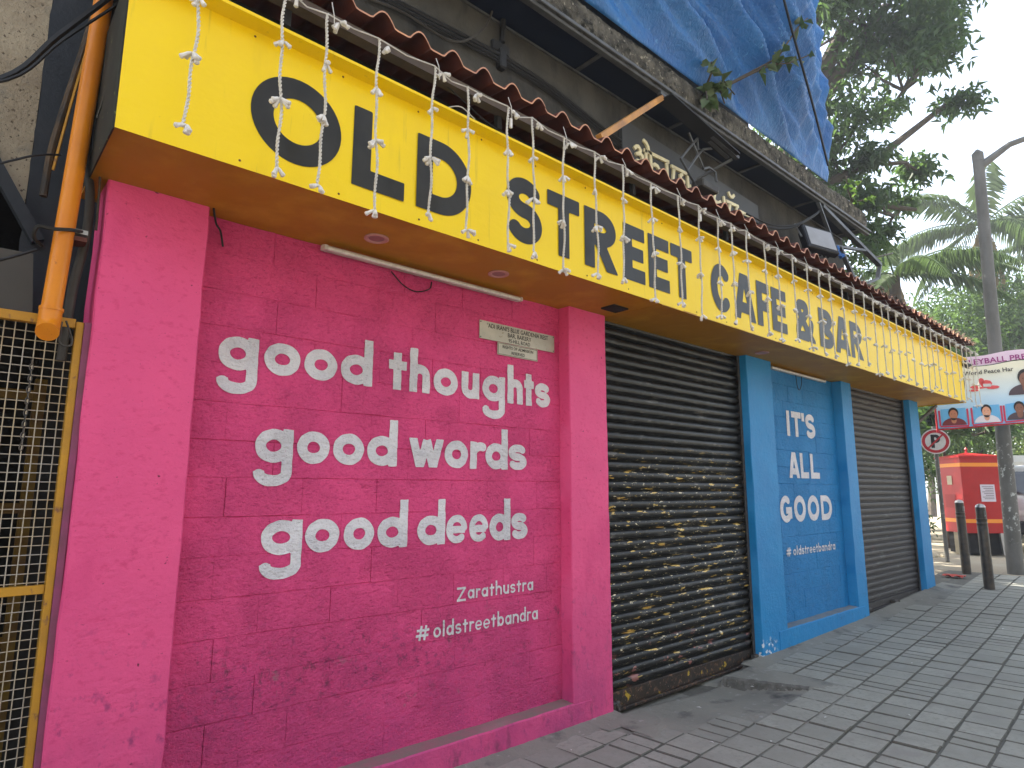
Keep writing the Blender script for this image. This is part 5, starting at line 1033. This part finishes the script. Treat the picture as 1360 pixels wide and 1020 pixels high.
for k, (bx, by, cl, mt, lab, lf) in enumerate([
    (21, 4.2, [(21, 4.0, 5.2, 1.9, 1.7, 1.6, 1000), (20.2, 4.4, 3.2, 1.3, 1.2, 1.2, 400), (21.6, 2.6, 5.0, 1.5, 1.3, 1.2, 600)], m_leafm, 'mid green tree just above the far end of the sign, beyond the roof', .17),
    (27, 3.0, [(27, 2.6, 6.8, 2.8, 2.5, 2.0, 1500), (26, 3.4, 4.0, 2.0, 1.8, 1.4, 600)], m_leafm, 'bushy green tree behind the palms, left of the grey pole', .22),
    (30, .2, [(30, .2, 7.2, 3.0, 2.6, 2.2, 1500), (29, .6, 4.6, 2.0, 2, 1.3, 600)], m_leafd, 'dark bushy tree to the right of the grey pole, behind the banner', .22),
    (24, 4.6, [(24, 4.4, 3.0, 2.0, 1.6, 1.3, 500)], m_leafd, 'low dark tree behind the no parking sign', .18),
    (33, 3.4, [(33, 3.4, 3.6, 2.6, 2.4, 1.5, 500)], m_leafb, 'bright sunlit tree low behind the letter box', .22),
    (36, 7.0, [(36, 7.0, 7.2, 3.5, 3, 2.4, 700)], m_leafm, 'far green tree at the back, left of the others', .26)]):
    tree((bx, by, .25), [([(bx, by, .25), (bx+.1, by-.1, 2.2), (cl[0][0], cl[0][1], cl[0][2])], .2)], cl, mt, lab, leaf=lf, nl=8, spread=.12, group='trees beyond the end of the shopfront')
tree((13.6, 6.2, .25), [([(13.6, 6.2, .25), (13.5, 6.1, 3.0), (13.4, 5.9, 6.2)], .25)], [(13.4, 5.8, 6.4, 2.0, 1.9, 1.3, 420), (15.6, 6.4, 6.6, 1.8, 1.8, 1.2, 330), (11.7, 4.2, 5.6, 1.5, 1.2, .8, 330), (12.2, 6.0, 7.4, 1.5, 1.5, 1.0, 200)], m_leafm, 'unseen tree added behind the corner of the old building to cast shade', leaf=.2, nl=8, group='trees beyond the end of the shopfront')  # tree added out of view to shade the ground beyond
for q_, (x_, y_2, r_2) in enumerate(((19.5, 3.6, 1.0), (22.5, 1.9, 1.2), (26.5, .6, 1.3))):
    tree((x_, y_2, .25), [([(x_, y_2, .25), (x_, y_2, 1.0)], .05)], [(x_, y_2, 1.3, r_2, r_2, 1.0, 200)], m_leafd, ('dark shrub behind the no parking sign pole', 'dark shrub in the shade behind the red letter box', 'dark shrub behind the cream van')[q_], name='shrub', leaf=.16, nl=8)
# broad-leaved shrub sprig over the letter box
tree((16.8, 1.4, .25), [([(16.8, 1.4, .25), (16.7, 1.3, 2.0), (16.5, 1.2, 3.0)], .05)], [(16.5, 1.2, 3.0, .55, .5, .35, 26), (17.2, .6, 2.85, .5, .5, .25, 20), (16.0, 1.9, 2.7, .5, .5, .4, 30)], m_leafd, 'broad leaved frangipani with leaf rosettes above the letter box', name='frangipani', leaf=.30, nl=9, wid=.30, hang=0, spread=.03)
def palm(base, top, nf, L, label, dry=4, seed=0, sp=0):
    rnd = random.Random(seed); t = thing('palm_tree', base, label, 'palm', 'coconut palms beyond the roof end'); base, top = Vector(base), Vector(top)
    MB().tube([base, base.lerp(top, .5)+Vector((.15, .1, 0)), top], [.2, .16, .13], 10).build('trunk', m_bark, t, smooth=True)
    for k in range(nf):
        a = 2*pi*k/nf+rnd.uniform(-.2, .2); up = rnd.uniform(-.15, .95); isdry = k < dry; l = L*rnd.uniform(.8, 1.1)*(.6 if isdry else 1)
        if isdry: up = -.9
        P_ = []; d = Vector((cos(a), sin(a), up)).normalized(); p = top.copy(); n_ = 16
        for i in range(n_+1): P_.append(p.copy()); p += d*l/n_; d = (d+Vector((0, 0, -.085-(.03 if isdry else 0)))).normalized()
        mb = MB(); mb.tube(P_, [.028*(1-.85*i/n_) for i in range(n_+1)], 4); C, D, N_, LW_ = [], [], [], []
        side = Vector((-sin(a), cos(a), 0))
        for i in range(2, n_*3+1):
            u = i/(n_*3); j = min(int(u*n_), n_-1); q = P_[j].lerp(P_[j+1], u*n_-j); dd = (P_[j+1]-P_[j]).normalized(); ll = .62*sin(pi*(.12+.83*u))*L/3.2*(.7 if isdry else 1)
            for s in (-1, 1): C.append(q); D.append(dd*.55+side*s*.8+Vector((0, 0, -.35-.5*rnd.random()))); N_.append(Vector((0, 0, 1))); LW_.append((ll, .045))
        V, T = leafquads(np.array([c[:] for c in C]), np.array([c[:] for c in D]), np.array([c[:] for c in N_]), np.array(LW_), fold=.1, droop=.3)
        o = len(mb.v); mb.v += [tuple(v) for v in V]; mb.f += [tuple(int(i)+o for i in f) for f in T]; mb.mi += [0]*len(T); mb.build('frond', m_palmdry if isdry else m_palm, t)
palm((25.5, 1.9, .3), (25.3, 1.7, 10.3), 17, 4.2, 'coconut palm behind the grey pole with its crown at pole height', 3, 1)
palm((18.6, 2.6, .3), (18.3, 2.4, 7.1), 15, 3.2, 'shorter coconut palm with dry hanging fronds beyond the roof end', 5, 2)
palm((28, -.9, .3), (28.3, -.8, 9.6), 14, 3.6, 'coconut palm at the far right edge beyond the pole', 2, 3)

hz_ = MB().box(-62, 222, -202, 202, -1.2, 16).build('haze', None); hz_.data.materials.clear()  # thin haze added to wash the distance as lens glare does
hm_ = bpy.data.materials.new('added_glare_haze'); hm_.use_nodes = True; hn = hm_.node_tree; hn.nodes.clear(); ho = hn.nodes.new('ShaderNodeOutputMaterial'); hv = hn.nodes.new('ShaderNodeVolumePrincipled')
hv.inputs['Color'].default_value = (.92, .96, 1, 1); hv.inputs['Density'].default_value = .0034; hv.inputs['Anisotropy'].default_value = .3; hn.links.new(hv.outputs[0], ho.inputs['Volume']); hz_.data.materials.append(hm_); tag(hz_, kind='stuff')

# ---------------------------------------------------------------- the far side of the street (behind the photographer)
V = []; xs2 = np.linspace(-60, 200, 60); ys2 = (-14.2, -10, -5.45)
V = [(x, y, gz(x)-.10+(.03 if y == -10 else 0)) for x in xs2 for y in ys2]; rdd = npmesh('road', V, np.array([(i*3+j, (i+1)*3+j, (i+1)*3+j+1, i*3+j+1) for i in range(59) for j in range(2)]), m_road); tag(rdd, kind='structure')
kb = MB()
for i in range(26): kb.box(-3+i*.6, -3+i*.6+.59, -5.45, -5.2, gz(-3+i*.6)-.14, gz(-3+i*.6)+.012)
tag(kb.build('kerb', m_cement), kind='structure')
m_op = M('stained_buff_render', (.22, .21, .19), .9, (.16, .15, .14), .8)
for bi, (x0, x1, hgt, lab) in enumerate(((-22, -9.2, 10.5, 'unseen tall buff building across the street, left end'), (-9, 3.8, 8.4, 'unseen lower buff building across the street with a row of shop windows'), (4, 17, 11.2, 'unseen tallest buff building across the street'))):  # unseen buildings added to block low sky light under the soffit
    ob = thing('building', ((x0+x1)/2, -19, 0), lab, 'building'); MB().box(x0, x1, -24, -15.4, -.1, hgt).build('wall', m_op, ob); MB().box(x0-.15, x1+.15, -24.1, -15.1, hgt, hgt+.25).build('cornice', m_cement, ob)
    wn = MB().box(-.6, .6, -.03, .05, 0, 1.5).mesh('window', m_glass); n_w = int((x1-x0)/2.4)
    for fl_ in range(int(hgt/3.2)):
        for k in range(n_w): link('window', wn, ob, loc=(x0+1.3+k*2.4-(x0+x1)/2, 3.62, .9+fl_*3.2))
